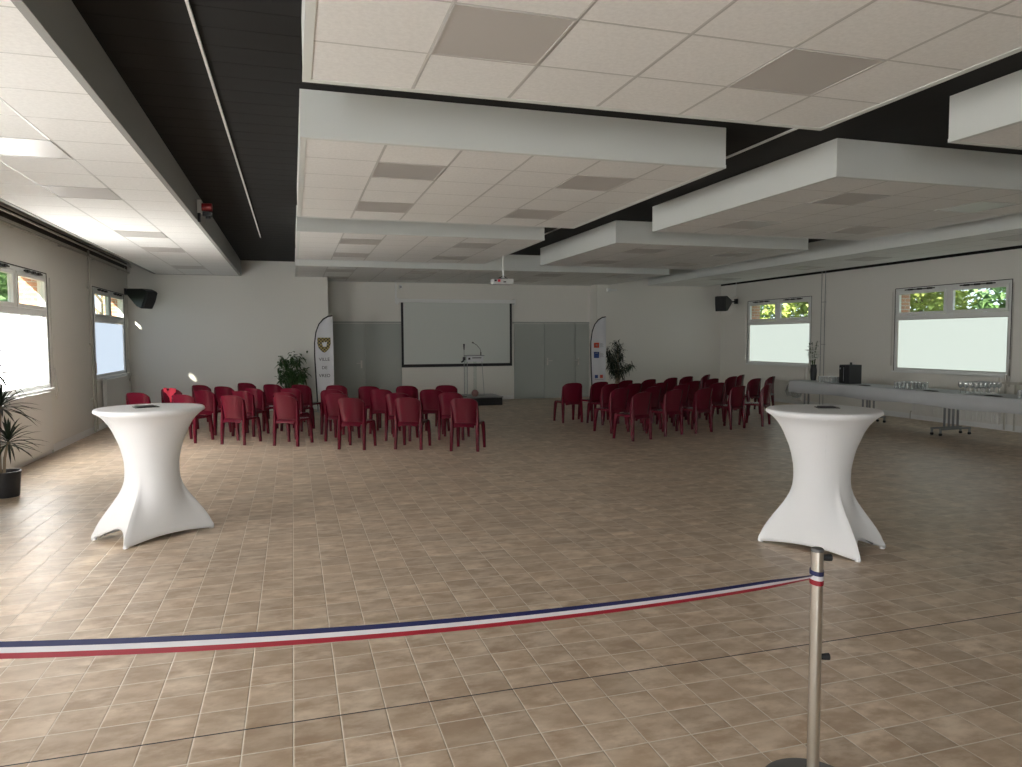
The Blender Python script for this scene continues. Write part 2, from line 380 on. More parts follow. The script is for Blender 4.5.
# ------------------------------------------------------------------ windows
def window(n, xin, sgn, y0, y1, frost):
    root = bpy.data.objects.new('window_%d' % n, None); C.objects.link(root); root['kind'] = 'structure'
    root.location = (xin, y0, ZW0); root.empty_display_size = .1
    W = y1-y0; H = ZW1-ZW0; s = sgn
    zt0, zt1 = 1.06, 1.15      # transom (above the opening's bottom)
    bm = new_bm()
    def fb(a, b, z0, z1, d0=.0, d1=.07): box(bm, s*d0, s*d1, a, b, z0, z1)
    fb(0, .05, 0, H); fb(W-.05, W, 0, H); fb(.05, W-.05, 0, .05); fb(.05, W-.05, H-.06, H); fb(.05, W-.05, zt0, zt1); fb(W/2-.05, W/2+.05, zt1, H-.06)
    # sill board
    box(bm, -s*.05, s*.02, -.02, W+.02, -.035, 0)
    obj('frame', bm, M['frame'], root, bevel=.004)
    bm = new_bm(); box(bm, s*.03, s*.036, .05, W-.05, .05, zt0)
    obj('frosted_pane', bm, frost, root)
    # aluminium bead round the frosted pane
    bm = new_bm()
    for a in ((.05, .07, .05, zt0), (W-.07, W-.05, .05, zt0), (.07, W-.07, .05, .065), (.07, W-.07, zt0-.015, zt0)): box(bm, s*.012, s*.03, *a)
    obj('glazing_bead', bm, M['metal'], root)
    for a, b in ((.05, W/2-.05), (W/2+.05, W-.05)):
        bm = new_bm(); t = .055
        for q in ((a+.004, a+t, zt1+.004, H-.064), (b-t, b-.004, zt1+.004, H-.064), (a+t, b-t, zt1+.004, zt1+t), (a+t, b-t, H-.064-t, H-.064)): box(bm, -s*.012, s*.045, *q)
        sh = obj('sash', bm, M['frame'], root, bevel=.004)
        bm = new_bm(); box(bm, s*.018, s*.022, a+t, b-t, zt1+t, H-.064-t)
        obj('pane', bm, M['glass'], sh)
        bm = new_bm(); m0 = (a+b)/2   # scissor opener across the head
        box(bm, -s*.035, -s*.012, m0-.33, m0+.38, H-.045, H-.025)
        for c in (m0-.22, m0+.02, m0+.24): box(bm, -s*.045, -s*.012, c-.05, c+.05, H-.052, H-.018)
        obj('opener', bm, M['darkseal'], root)
    bm = new_bm()
    for a in ((-.012, 0, -.01, H+.01), (W, W+.012, -.01, H+.01)): box(bm, -s*.006, s*.004, *a)
    box(bm, -s*.006, s*.004, 0, W, H, H+.012)
    obj('seal', bm, M['darkseal'], root)
    bm = new_bm()
    yy = -.05 if s > 0 else W+.05
    yy2 = W+.05 if s > 0 else -.05
    tube(bm, [(-s*.03, yy, H-.05), (-s*.03, yy, .1), (-s*.05, yy, -.18)], .006, 6); tube(bm, [(-s*.05, yy, -.18), (-s*.09, yy, -.05), (-s*.05, yy, .3)], .009, 6)
    tube(bm, [(-s*.03, yy2, H-.05), (-s*.03, yy2, .3)], .006, 6); tube(bm, [(-s*.03, yy2, .3), (-s*.03, yy2, .1)], .012, 6)
    obj('crank_rod', bm, M['metal'], root)
    return root
n = 1
for (a, b), f in zip(winL, ('frost_far', 'frost_l', 'frost_mid', 'frost_near', 'frost_near')): window(n, XL, -1, a, b, M[f]); n += 1
for a, b in winR: window(n, XR, 1, a, b, M['frost_r']); n += 1
# unseen rear glazing, added as fill light from behind the camera
for i, xa in enumerate((-3.35,)):
    root = bpy.data.objects.new('window_%d' % n, None); C.objects.link(root); root['kind'] = 'structure'; root.location = (xa, YF, 0); n += 1
    bm = new_bm(); box(bm, .07, 1.43, .02, .03, .07, 2.43); obj('frosted_pane', bm, M['rear_fill'], root)
    bm = new_bm()
    for q in ((0, .07, 0, 2.5), (1.43, 1.5, 0, 2.5), (.07, 1.43, 0, .07), (.07, 1.43, 2.43, 2.5), (.07, 1.43, 1.0, 1.06)): box(bm, q[0], q[1], .001, .07, q[2], q[3])
    obj('frame', bm, M['frame'], root)

# spandrel panels and radiators
def radiator(xw, sgn, y0, y1, z0, z1, label, ribs):
    t = thing('radiator', label, 'radiator', (xw, (y0+y1)/2, z0))
    w = (y1-y0)/2; h = z1-z0; s = sgn
    bm = new_bm(); box(bm, s*.02, s*.085, -w, w, 0, h)
    if ribs:
        k = int((y1-y0)/.05)
        for i in range(k):
            y = -w+(i+.5)*(2*w/k); box(bm, s*.085, s*.1, y-.016, y+.016, .02, h-.02)
    obj('panel', bm, M['rad'], t, bevel=.004)
    for y in (-w+.2, w-.2):
        bm = new_bm(); box(bm, s*.002, s*.03, y-.02, y+.02, .05, h-.05); obj('wall_bracket', bm, M['rad'], t)
    bm = new_bm(); e = w+.02; tube(bm, [(s*.05, e-.03, .06), (s*.05, e+.05, .06), (s*.05, e+.06, .0), (s*.05, e+.06, -z0)], .009, 8); obj('pipe', bm, M['pipe'], t)
    return t
radiator(XL, 1, 10.15, 12.08, .07, .93, 'flat cream radiator panel under the nearer window of the left wall', False)
radiator(XL, 1, 15.35, 17.3, .07, .93, 'flat cream radiator panel under the far left window, beside the corner', False)
radiator(XR, -1, 9.72, 11.58, .10, .60, 'ribbed white radiator under the right wall window, behind the glasses table', True)
radiator(XR, -1, 14.9, 16.6, .10, .60, 'ribbed white radiator under the far right window, near the speaker', True)
for i, (a, b) in enumerate(((9.77, 11.6), (14.85, 16.45))):
    bm = new_bm(); box(bm, XR-.05, XR, a, b, .64, .955); obj('trim_%d' % (3+i), bm, M['wall'], kind='structure', bevel=.003)

# pipes along and down the walls
bm = new_bm()
tube(bm, [(XL+.05, -6.5, 3.17), (XL+.05, 17.9, 3.17)], .014, 8); tube(bm, [(XL+.09, -6.5, 3.30), (XL+.09, 17.9, 3.30)], .018, 8)
box(bm, XL, XL+.06, -6.5, 17.9, 3.38, 3.44)
for k in range(12): box(bm, XL, XL+.05, -5+2*k, -4.975+2*k, 3.15, 3.19)
tag(obj('ceiling_pipe', bm, M['pipe'], smooth=True), 'pair of painted pipes running along the top of the left wall', 'pipe')
bm = new_bm()
tube(bm, [(XL+.04, 14.62, 3.28), (XL+.04, 14.62, .02)], .018, 8); tube(bm, [(XL+.04, 14.80, 1.3), (XL+.04, 14.80, .05)], .012, 8)
for z in (.6, 1.6, 2.6): box(bm, XL, XL+.05, 14.58, 14.84 if z < 1.3 else 14.66, z, z+.03)
tag(obj('wall_pipe', bm, M['pipe'], smooth=True), 'vertical painted heating pipe beside the far left window', 'pipe')
bm = new_bm()
for y in (14.22, 14.34): tube(bm, [(XR-.03, y, 3.3), (XR-.03, y, .05)], .007, 8)
for z in (.5, 1.5, 2.5): box(bm, XR-.03, XR, 14.21, 14.35, z, z+.01)
tag(obj('wall_pipe', bm, M['greyleg'], smooth=True), 'two thin parallel pipes on the right wall between the two windows', 'pipe')
bm = new_bm(); tube(bm, [(XR-.06, 9.62, 1.0), (XR-.06, 9.62, .02)], .018, 8); tube(bm, [(XR-.06, 9.44, .85), (XR-.06, 9.44, .02)], .014, 8); box(bm, XR-.1, XR, 9.36, 9.7, .83, .87)
tag(obj('wall_pipe', bm, M['pipe'], smooth=True), 'short upright radiator pipes with valve at the near right window corner', 'pipe')

# ------------------------------------------------------------------ doors of the recess
def door_set(xa, xb, splits, nm, hx, lab=None):
    prev = xa
    root = bpy.data.objects.new(nm, None); C.objects.link(root); root['kind'] = 'structure'; root.location = ((xa+xb)/2, YB, 0)
    xs = [xa]+splits+[xb]
    for a, b in zip(xs, xs[1:]):
        bm = new_bm(); box(bm, a+.008-root.location.x, b-.008-root.location.x, -.045, -.005, .01, 2.085); obj('door_leaf', bm, M['panelpaint'], root, bevel=.004)
    bm = new_bm(); box(bm, xa-.03-root.location.x, xb+.0-root.location.x, -.055, 0, 2.095, 2.14); 
    for x in splits: box(bm, x-.006-root.location.x, x+.006-root.location.x, -.02, 0, 0, 2.09)
    obj('door_frame', bm, M['panelpaint'], root)
    for h, d in hx:
        bm = new_bm(); x = h-root.location.x
        box(bm, x-.02, x+.02, -.055, -.045, .93, 1.13); tube(bm, [(x, -.045, 1.06), (x, -.095, 1.06), (x+d*.13, -.095, 1.06)], .010, 8)
        obj('door_handle', bm, M['metal'], root)
door_set(.86, 2.75, [1.79], 'door_1', [(1.70, -1)])
door_set(5.85, 8.09, [6.73, 7.66], 'door_2', [(6.83, 1), (7.76, -1)])

# ------------------------------------------------------------------ projection screen
t = thing('projection_screen', 'large white pull-down projection screen with black borders on back wall', 'projection screen', (4.29, YB, 0))
def YX(x): return x-4.32
bm = new_bm(); box(bm, YX(2.70), YX(5.87), -.13, -.03, 2.64, 2.735); obj('roller_case', bm, M['frame'], t, bevel=.01)
bm = new_bm(); box(bm, YX(2.83), YX(5.75), -.075, -.072, 1.01, 2.64); obj('screen_fabric', bm, M['screen'], t)
bm = new_bm(); box(bm, YX(2.77), YX(2.83), -.076, -.071, .955, 2.64); box(bm, YX(5.75), YX(5.81), -.076, -.071, .955, 2.64); box(bm, YX(2.83), YX(5.75), -.076, -.071, .955, 1.01)
obj('black_border', bm, M['blackp'], t)
bm = new_bm(); tube(bm, [(YX(2.77), -.074, .945), (YX(5.81), -.074, .945)], .014, 8); obj('bottom_bar', bm, M['blackp'], t)
for a_, b_ in ((2.66, 2.70), (5.87, 5.91)):
    bm = new_bm(); box(bm, YX(a_), YX(b_), -.13, -.002, 2.60, 2.76); obj('end_bracket', bm, M['frame'], t)
bm = new_bm(); box(bm, 2.60, 2.64, YB-.03, YB, 2.62, 3.16); tag(obj('cable_duct', bm, M['frame']), 'narrow white cable duct rising from the screen case to the ceiling', 'cable duct')
bm = new_bm(); box(bm, 2.70, 2.79, YB-.05, YB, 3.0, 3.1); box(bm, 2.72, 2.77, YB-.06, YB-.05, 3.02, 3.08, 1); tag(obj('wall_sensor', bm, [M['frame'], M['greyprint']], bevel=.006), 'small white wall sensor above the left end of the screen', 'sensor')
bm = new_bm(); box(bm, 8.42, 8.52, YR-.07, YR+.002, 2.97, 3.07); box(bm, 8.52, 8.72, YR-.05, YR+.002, 3.0, 3.05); tag(obj('emergency_light', bm, M['frame'], bevel=.006), 'small white twin wall fitting high above the right feather flag', 'wall light')

# ------------------------------------------------------------------ projector
t = thing('projector', 'small light grey ceiling projector hanging on a white pole before the screen', 'projector', (3.62, 12.5, 2.64), R(-6))
bm = new_bm(); box(bm, -.19, .19, -.13, .13, 0, .10); obj('housing', bm, M['lightgrey'], t, bevel=.02)
bm = new_bm(); tube(bm, [(.08, .13, .05), (.08, .17, .05)], .04, 16); obj('lens', bm, M['blackp'], t)
bm = new_bm(); box(bm, -.10, -.055, -.135, -.13, .04, .085); obj('red_sticker', bm, M['scarf'], t)
bm = new_bm(); box(bm, .0, .05, -.134, -.13, .03, .05); obj('socket', bm, M['blackp'], t)
bm = new_bm(); box(bm, -.16, -.12, -.134, -.13, .05, .08); obj('socket', bm, M['blackp'], t)
bm = new_bm(); box(bm, -.09, .09, -.06, .06, .10, .115); tube(bm, [(-.07, 0, .11), (.02, 0, .16), (.09, 0, .11)], .008, 6); obj('mount_plate', bm, M['blackp'], t)
bm = new_bm(); tube(bm, [(.02, 0, .12), (.02, 0, ZT-2.64)], .013, 10); obj('pole', bm, M['frame'], t)

# red beacon on the left fascia
t = thing('beacon_light', 'small red alarm beacon fixed to the shaded edge of the left ceiling strip', 'alarm light', (-1.10, 9.85, 3.25))
bm = new_bm(); box(bm, 0, .05, -.06, .06, 0, .16); obj('mount', bm, M['frame'], t)
bm = new_bm(); tube(bm, [(.05, 0, .08), (.17, 0, .08)], .05, 16); obj('lens', bm, M['redlamp'], t, smooth=True)
bm = new_bm(); box(bm, .06, .17, -.04, .04, -.03, .02); tube(bm, [(.02, -.03, 0), (.02, -.03, -.11)], .018, 8); tube(bm, [(.12, 0, .0), (.12, 0, -.06)], .03, 10); obj('horn', bm, M['blackp'], t)

# ------------------------------------------------------------------ loudspeakers
def speaker(loc, rz, tilt, bracket_pts, label):
    t = thing('loudspeaker', label, 'loudspeaker', loc)
    Mx = Matrix.Rotation(rz, 4, 'Z') @ Matrix.Rotation(tilt, 4, 'X') @ Matrix.Rotation(PI/2, 4, 'Y')
    # local: front toward -Y, wedge cabinet, long axis X
    bm = new_bm()
    poly = [(-.20, -.20), (.20, -.20), (.20, -.06), (.05, .30), (-.05, .30), (-.20, -.06)]
    prism(bm, poly, -.15, .15, Mx); obj('cabinet', bm, M['blackp'], t, bevel=.012)
    bm = new_bm()
    gp = [(-.19, -.203), (.19, -.203), (.18, -.228), (0, -.245), (-.18, -.228)]
    prism(bm, gp, -.135, .135, Mx); obj('grille', bm, mat('speaker grille', (.02, .02, .022), .7, bump=(200, .5, .002)), t)
    bm = new_bm()
    v = Vector(loc); tube(bm, [Mx @ Vector((0, .27, 0))] + [Vector(p)-v for p in bracket_pts], .018, 8)
    p = Vector(bracket_pts[-1])-v; box(bm, p.x-.02, p.x+.02, p.y-.06, p.y+.06, p.z-.07, p.z+.07)
    obj('bracket', bm, M['blackp'], t)
    bm = new_bm()
    q = Mx @ Vector((-.0, .19, .10)); tube(bm, [q, q+Vector((0, .02, .06)), Vector(bracket_pts[-1])-v+Vector((0, 0, .15)), Vector((p.x, p.y, ZT+.1-v.z))], .006, 6); obj('cable', bm, M['frame'], t)
speaker((-3.06, 17.1, 2.61), R(58), R(24), [(-3.3, 17.55, 2.72), (-3.47, 17.6, 2.74)], 'black wall loudspeaker angled down in the far left corner')
speaker((11.30, 17.30, 2.62), R(-52), R(8), [(11.85, 17.75, 2.68), (12.05, 17.8, 2.70)], 'black wall loudspeaker high in the far right corner beside the window')

# ------------------------------------------------------------------ stage, lectern, microphones
t = thing('stage_platform', 'low black stage platform under the lectern in front of the screen', 'platform', (4.55, 17.9, 0))
bm = new_bm(); box(bm, -.62, .50, -.42, .6, .0, .19); obj('skirt', bm, M['blackp'], t)
bm = new_bm(); box(bm, -.64, .52, -.44, .62, .19, .22); obj('deck', bm, M['greyleg'], t, bevel=.004)
t = thing('lectern', 'slim clear lectern with a white sign panel on the black platform', 'lectern', (4.41, 17.9, .221))
bm = new_bm(); box(bm, -.20, .22, -.18, .18, 0, .012); obj('base_plate', bm, M['acrylic'], t)
bm = new_bm(); box(bm, -.205, -.19, -.14, .14, .012, 1.02); obj('side_panel', bm, M['glass'], t)
bm = new_bm(); box(bm, .03, .045, -.14, .14, .012, .88); obj('side_panel', bm, M['glass'], t)
bm = new_bm(); tube(bm, [(-.2, -.15, .01), (-.2, -.15, 1.02)], .008, 6); obj('edge_rod', bm, M['greyleg'], t)
bm = new_bm(); tube(bm, [(.24, -.15, .01), (.2, -.15, .6), (.18, -.15, .9)], .006, 6); obj('edge_rod', bm, M['greyleg'], t)
bm = new_bm(); box(bm, -.22, .21, -.19, -.175, .88, 1.02); obj('sign_panel', bm, M['flag'], t)
bm = new_bm(); box(bm, -.18, -.13, -.195, -.19, .93, .98); box(bm, -.08, .16, -.194, -.19, .965, .985); obj('emblem', bm, M['ink'], t)
bm = new_bm(); box(bm, -.20, .24, -.2, .16, 1.02, 1.04); obj('reading_top', bm, M['greyleg'], t, bevel=.003)
bm = new_bm(); tube(bm, [(.17, -.1, 1.04), (.17, -.1, 1.12)], .014, 8); tube(bm, [(.17, -.1, 1.10), (.15, -.1, 1.20), (.06, -.1, 1.30), (-.02, -.1, 1.35)], .006, 8); tube(bm, [(-.02, -.1, 1.35), (-.06, -.1, 1.37)], .014, 8)
obj('gooseneck_microphone', bm, M['blackp'], t)
t = thing('microphone_stand', 'thin black upright microphone stand left of the lectern', 'microphone stand', (4.10, 17.62, .221))
bm = new_bm(); tube(bm, [(0, 0, .02), (0, 0, 1.18)], .008, 8); obj('pole', bm, M['greyleg'], t)
bm = new_bm(); tube(bm, [(0, 0, 1.18), (0, 0, 1.33)], [.012, .022], 10); obj('microphone', bm, M['blackp'], t, smooth=True)
bm = new_bm(); tube(bm, [(0, 0, .92), (-.07, 0, .87)], .02, 8); box(bm, -.03, .03, -.03, .03, .92, 1.0); obj('clip', bm, M['blackp'], t)
bm = new_bm(); lathe(bm, [(0, 0), (.07, 0), (.07, .012), (.02, .02), (0, .02)], 20); obj('base', bm, M['blackp'], t, smooth=True)
bm = new_bm(); lathe(bm, [(0, -.09), (.05, -.08), (.085, -.03), (.09, 0), (.085, .03), (.05, .08), (0, .09)], 20, (0, 0, .09))
o = obj('round_object', bm, M['pinkball'], smooth=True); o.location = (4.36, 17.56, .221); tag(o, 'small dusty pink round object on the front edge of the black platform', 'ball')  # round pinkish thing of unclear kind, built as a ball

# ------------------------------------------------------------------ text helper
def text_mesh(name, s, size, mat_, parent, loc, rot, depth=.002):
    cu = bpy.data.curves.new(name, 'FONT'); cu.body = s; cu.size = size; cu.extrude = depth; cu.align_x = 'CENTER'; cu.align_y = 'CENTER'
    to = bpy.data.objects.new(name, cu); C.objects.link(to)
    bpy.context.view_layer.update()
    me = bpy.data.meshes.new_from_object(to.evaluated_get(bpy.context.evaluated_depsgraph_get()))
    bpy.data.objects.remove(to); bpy.data.curves.remove(cu)
    me.materials.clear(); me.materials.append(mat_); me.name = name
    o = bpy.data.objects.new(name, me); C.objects.link(o); o.parent = parent; o.location = loc; o.rotation_euler = rot
    return o

# ------------------------------------------------------------------ feather flags
def feather_flag(x, y, label, side):
    t = thing('feather_flag', label, 'feather flag', (x, y, 0))
    prof = [(0, .05), (-.02, .5), (-.035, .9), (-.05, 1.3), (-.045, 1.6), (-.01, 1.85), (.06, 2.03), (.16, 2.15), (.27, 2.215), (.37, 2.23)]
    bm = new_bm(); tube(bm, [(px, 0, pz) for px, pz in prof], [.016]*4+[.015]*6, 8); obj('pole', bm, M['blackp'], t, smooth=True)
    # cloth follows the pole on the left, straight right hem; a gentle wave gives it depth
    bm = new_bm(); cols = 8; rows = []
    N = 26
    def pole_x(z):
        for (a, za), (b, zb) in zip(prof, prof[1:]):
            if za <= z <= zb: return a+(b-a)*(z-za)/(zb-za)
        return prof[-1][0]
    for i in range(N+1):
        z = .42 + (2.225-.42)*i/N; xl = pole_x(z)+.012; xr = .375-.0*z
        if xr < xl+.004: xr = xl+.004
        rows.append([[bm.verts.new((xl+(xr-xl)*k/cols, .012*math.sin(k*.9+i*.25)+d, z)) for k in range(cols+1)] for d in (-.002, .002)])
    for i in range(N):
        for d in (0, 1):
            for k in range(cols):
                a, b = rows[i][d], rows[i+1][d]; bm.faces.new((a[k], a[k+1], b[k+1], b[k]))
        for k in (0, cols):
            bm.faces.new((rows[i][0][k], rows[i][1][k], rows[i+1][1][k], rows[i+1][0][k]))
    obj('banner_cloth', bm, M['flag'], t, smooth=True)
    bm = new_bm(); box(bm, -.25, .25, -.02, .02, .0, .015); box(bm, -.02, .02, -.25, .25, .0, .015); tube(bm, [(0, 0, 0), (0, 0, .14)], .02, 10); obj('cross_base', bm, M['greyleg'], t)
    yf = -.020
    if side == 'crest':
        for s, z, sz in (('VILLE', 1.215, .105), ('DE', 1.02, .10), ('VRED', .835, .105)):
            text_mesh('lettering', s, sz, M['ink'], t, (.165, yf, z), (PI/2, 0, 0))
        poly = [(-.145, .16), (.145, .16), (.15, .02), (.12, -.08), (.05, -.16), (0, -.19), (-.05, -.16), (-.12, -.08), (-.15, .02)]
        bm = new_bm(); Mx = Matrix.Translation((.165, yf, 1.56)) @ Matrix.Rotation(PI/2, 4, 'X')
        prism(bm, poly, -.002, .002, Mx)
        m = mat('gold and black crest', (.3, .22, .05), .5); nt = m.node_tree; ck = nt.nodes.new('ShaderNodeTexChecker'); ck.inputs['Scale'].default_value = 26
        ck.inputs[1].default_value = (.36, .28, .08, 1); ck.inputs[2].default_value = (.04, .035, .02, 1)
        tcn = nt.nodes.new('ShaderNodeTexCoord'); nt.links.new(tcn.outputs['Object'], ck.inputs[0]); nt.links.new(ck.outputs[0], nt.nodes['Principled BSDF'].inputs['Base Color'])
        obj('shield_crest', bm, m, t)
        bm = new_bm(); prism(bm, [(-.05, .06), (-.02, .03), (.0, .07), (.03, .05), (.07, .07), (.06, 0), (.05, -.05), (-.02, -.05), (-.04, 0)], .002, .005, Mx); obj('crest_figure', bm, M['flag'], t)
    else:
        def sq(nm, x0, x1, z0, z1, m_):
            bm = new_bm(); box(bm, x0, x1, yf-.002, yf+.002, z0, z1); obj(nm, bm, m_, t)
        sq('print_block', .03, .175, 1.43, 1.56, M['orange']); sq('print_block', .03, .175, 1.165, 1.325, M['navy'])
        sq('print_block', .06, .145, .64, .725, M['navy']); sq('print_block', .205, .285, .64, .725, M['orange'])
        for k in range(4): sq('print_line', .20, .30-.02*(k % 2), 1.45+.028*k, 1.46+.028*k, M['greyprint']); sq('print_line', .20, .31-.02*(k % 2), 1.19+.03*k, 1.20+.03*k, M['greyprint'])
        sq('print_line', .05, .30, .595, .607, M['greyprint']); sq('print_line', .08, .145, 1.47, 1.52, M['flag']); sq('print_line', .06, .15, 1.28, 1.30, M['flag'])
feather_flag(.53, 17.30, 'white feather flag with a gold shield crest reading VILLE DE VRED', 'crest')
feather_flag(7.44, 17.30, 'white feather flag printed with red and blue squares beside the right plant', 'squares')

# ------------------------------------------------------------------ plants
def leaf(bm, p, d, L, W, droop=0, mi=0, seg=3):
    d = d.normalized(); s = d.cross(Vector((0, 0, 1)))
    if s.length < .05: s = Vector((1, 0, 0))
    s.normalize(); prev = None
    for i in range(seg+1):
        u = i/seg; w = W*(math.sin(PI*min(1, .12+u*.88)))**.8 if i < seg else 0
        c = p + d*(L*u) + Vector((0, 0, -droop*L*u*u)); lift = Vector((0, 0, W*.25))
        cur = [bm.verts.new(c - s*w/2 + lift*(w/W)), bm.verts.new(c), bm.verts.new(c + s*w/2 + lift*(w/W))] if w > 0 else [bm.verts.new(c)]*3
        if prev:
            for k in (0, 1):
                vs = []
                for v in (prev[k], prev[k+1], cur[k+1], cur[k]):
                    if v not in vs: vs.append(v)
                if len(vs) > 2: bm.faces.new(vs).material_index = mi
        prev = cur

def bushy(loc, lean, rx, rz0, rz1, n, L, W, m, label, seed, narrow=False):
    rnd = random.Random(seed)
    t = thing('potted_plant', label, 'plant', loc)
    bm = new_bm(); lathe(bm, [(0, 0), (.13, 0), (.17, .30), (.185, .30), (.185, .33), (.16, .33), (.155, .29), (0, .29)], 24); obj('pot', bm, M['blackp'], t, smooth=True)
    bm = new_bm(); lathe(bm, [(0, .291), (.154, .291), (.0, .30)], 20); obj('soil', bm, M['soil'], t)
    bs = new_bm(); bl = new_bm()
    zc = (rz0+rz1)/2; hz = (rz1-rz0)/2
    br = []
    for i in range(16):
        a = rnd.uniform(0, 2*PI); e = rnd.uniform(-.5, 1)
        rr = rx*rnd.uniform(.55, .95)*math.sqrt(max(.15, 1-e*e*.8))
        tip = Vector((lean+math.cos(a)*rr, math.sin(a)*rr*.75, zc+hz*e*.9))
        b0 = Vector((rnd.uniform(-.05, .05), rnd.uniform(-.05, .05), .29)); mid = b0.lerp(tip, .5)+Vector((-(tip.x)*.25, -(tip.y)*.25, .12))
        pts = [b0, b0.lerp(mid, .5), mid, mid.lerp(tip, .5)+Vector((0, 0, .02)), tip]
        tube(bs, pts, [.011, .009, .007, .005, .003], 6); br.append(pts)
    for i in range(n):
        pts = rnd.choice(br); u = rnd.uniform(1.3, 4) if not narrow else rnd.uniform(1.6, 4)
        k = min(3, int(u)); p = pts[k].lerp(pts[k+1], u-k) + Vector((rnd.gauss(0, .05), rnd.gauss(0, .05), rnd.gauss(0, .04)))
        d = Vector((rnd.gauss(0, 1), rnd.gauss(0, 1), rnd.gauss(.1, .6)))
        if d.length < .1: d = Vector((1, 0, 0))
        leaf(bl, p, d, L*rnd.uniform(.6, 1.1), W*rnd.uniform(.8, 1.1), droop=rnd.uniform(.2, .7))
    obj('stems', bs, M['bark'], t); obj('foliage', bl, m, t)
bushy((-.04, 17.40, 0), .0, .50, .55, 1.47, 640, .15, .055, M['leaf'], 'tall leafy green plant left of the crest flag', 5)
bushy((8.25, 17.50, 0), .0, .47, .55, 1.66, 900, .17, .026, M['leafdark'], 'dark narrow-leaved potted plant right of the red and blue flag', 8, True)

def dracaena(loc, label):
    rnd = random.Random(3); t = thing('potted_plant', label, 'plant', loc)
    bm = new_bm(); lathe(bm, [(0, 0), (.125, 0), (.145, .25), (.15, .25), (.15, .275), (.135, .275), (.13, .24), (0, .24)], 28); obj('pot', bm, M['blackp'], t, smooth=True)
    bm = new_bm(); lathe(bm, [(0, .241), (.129, .241), (0, .25)], 20); obj('soil', bm, M['soil'], t)
    heads = [((.0, -.03, .24), (.06, -.05, .60), 46), ((-.05, .02, .24), (-.02, .03, .98), 58), ((-.06, 0, .24), (-.07, .02, 1.36), 62)]
    for b0, h, nl in heads:
        b0, h = Vector(b0), Vector(h)
        bm = new_bm(); tube(bm, [b0, b0.lerp(h, .5)+Vector((-.015, 0, 0)), h], [.016, .014, .012], 8); obj('stem', bm, M['bark'], t, smooth=True)
        bm = new_bm()
        for i in range(nl):
            a = 2.4*i; e = R(75 - 95*i/nl)
            d = Vector((math.cos(a)*math.cos(e), math.sin(a)*math.cos(e), math.sin(e)))
            leaf(bm, h+Vector((0, 0, -.04+.06*(1-i/nl))), d, rnd.uniform(.28, .42), .024, droop=rnd.uniform(.15, .5), seg=4)
        obj('leaf_rosette', bm, M['leafdark'], t)
dracaena((-2.99, 8.92, 0), 'spiky dracaena in a black pot under the nearer left window')

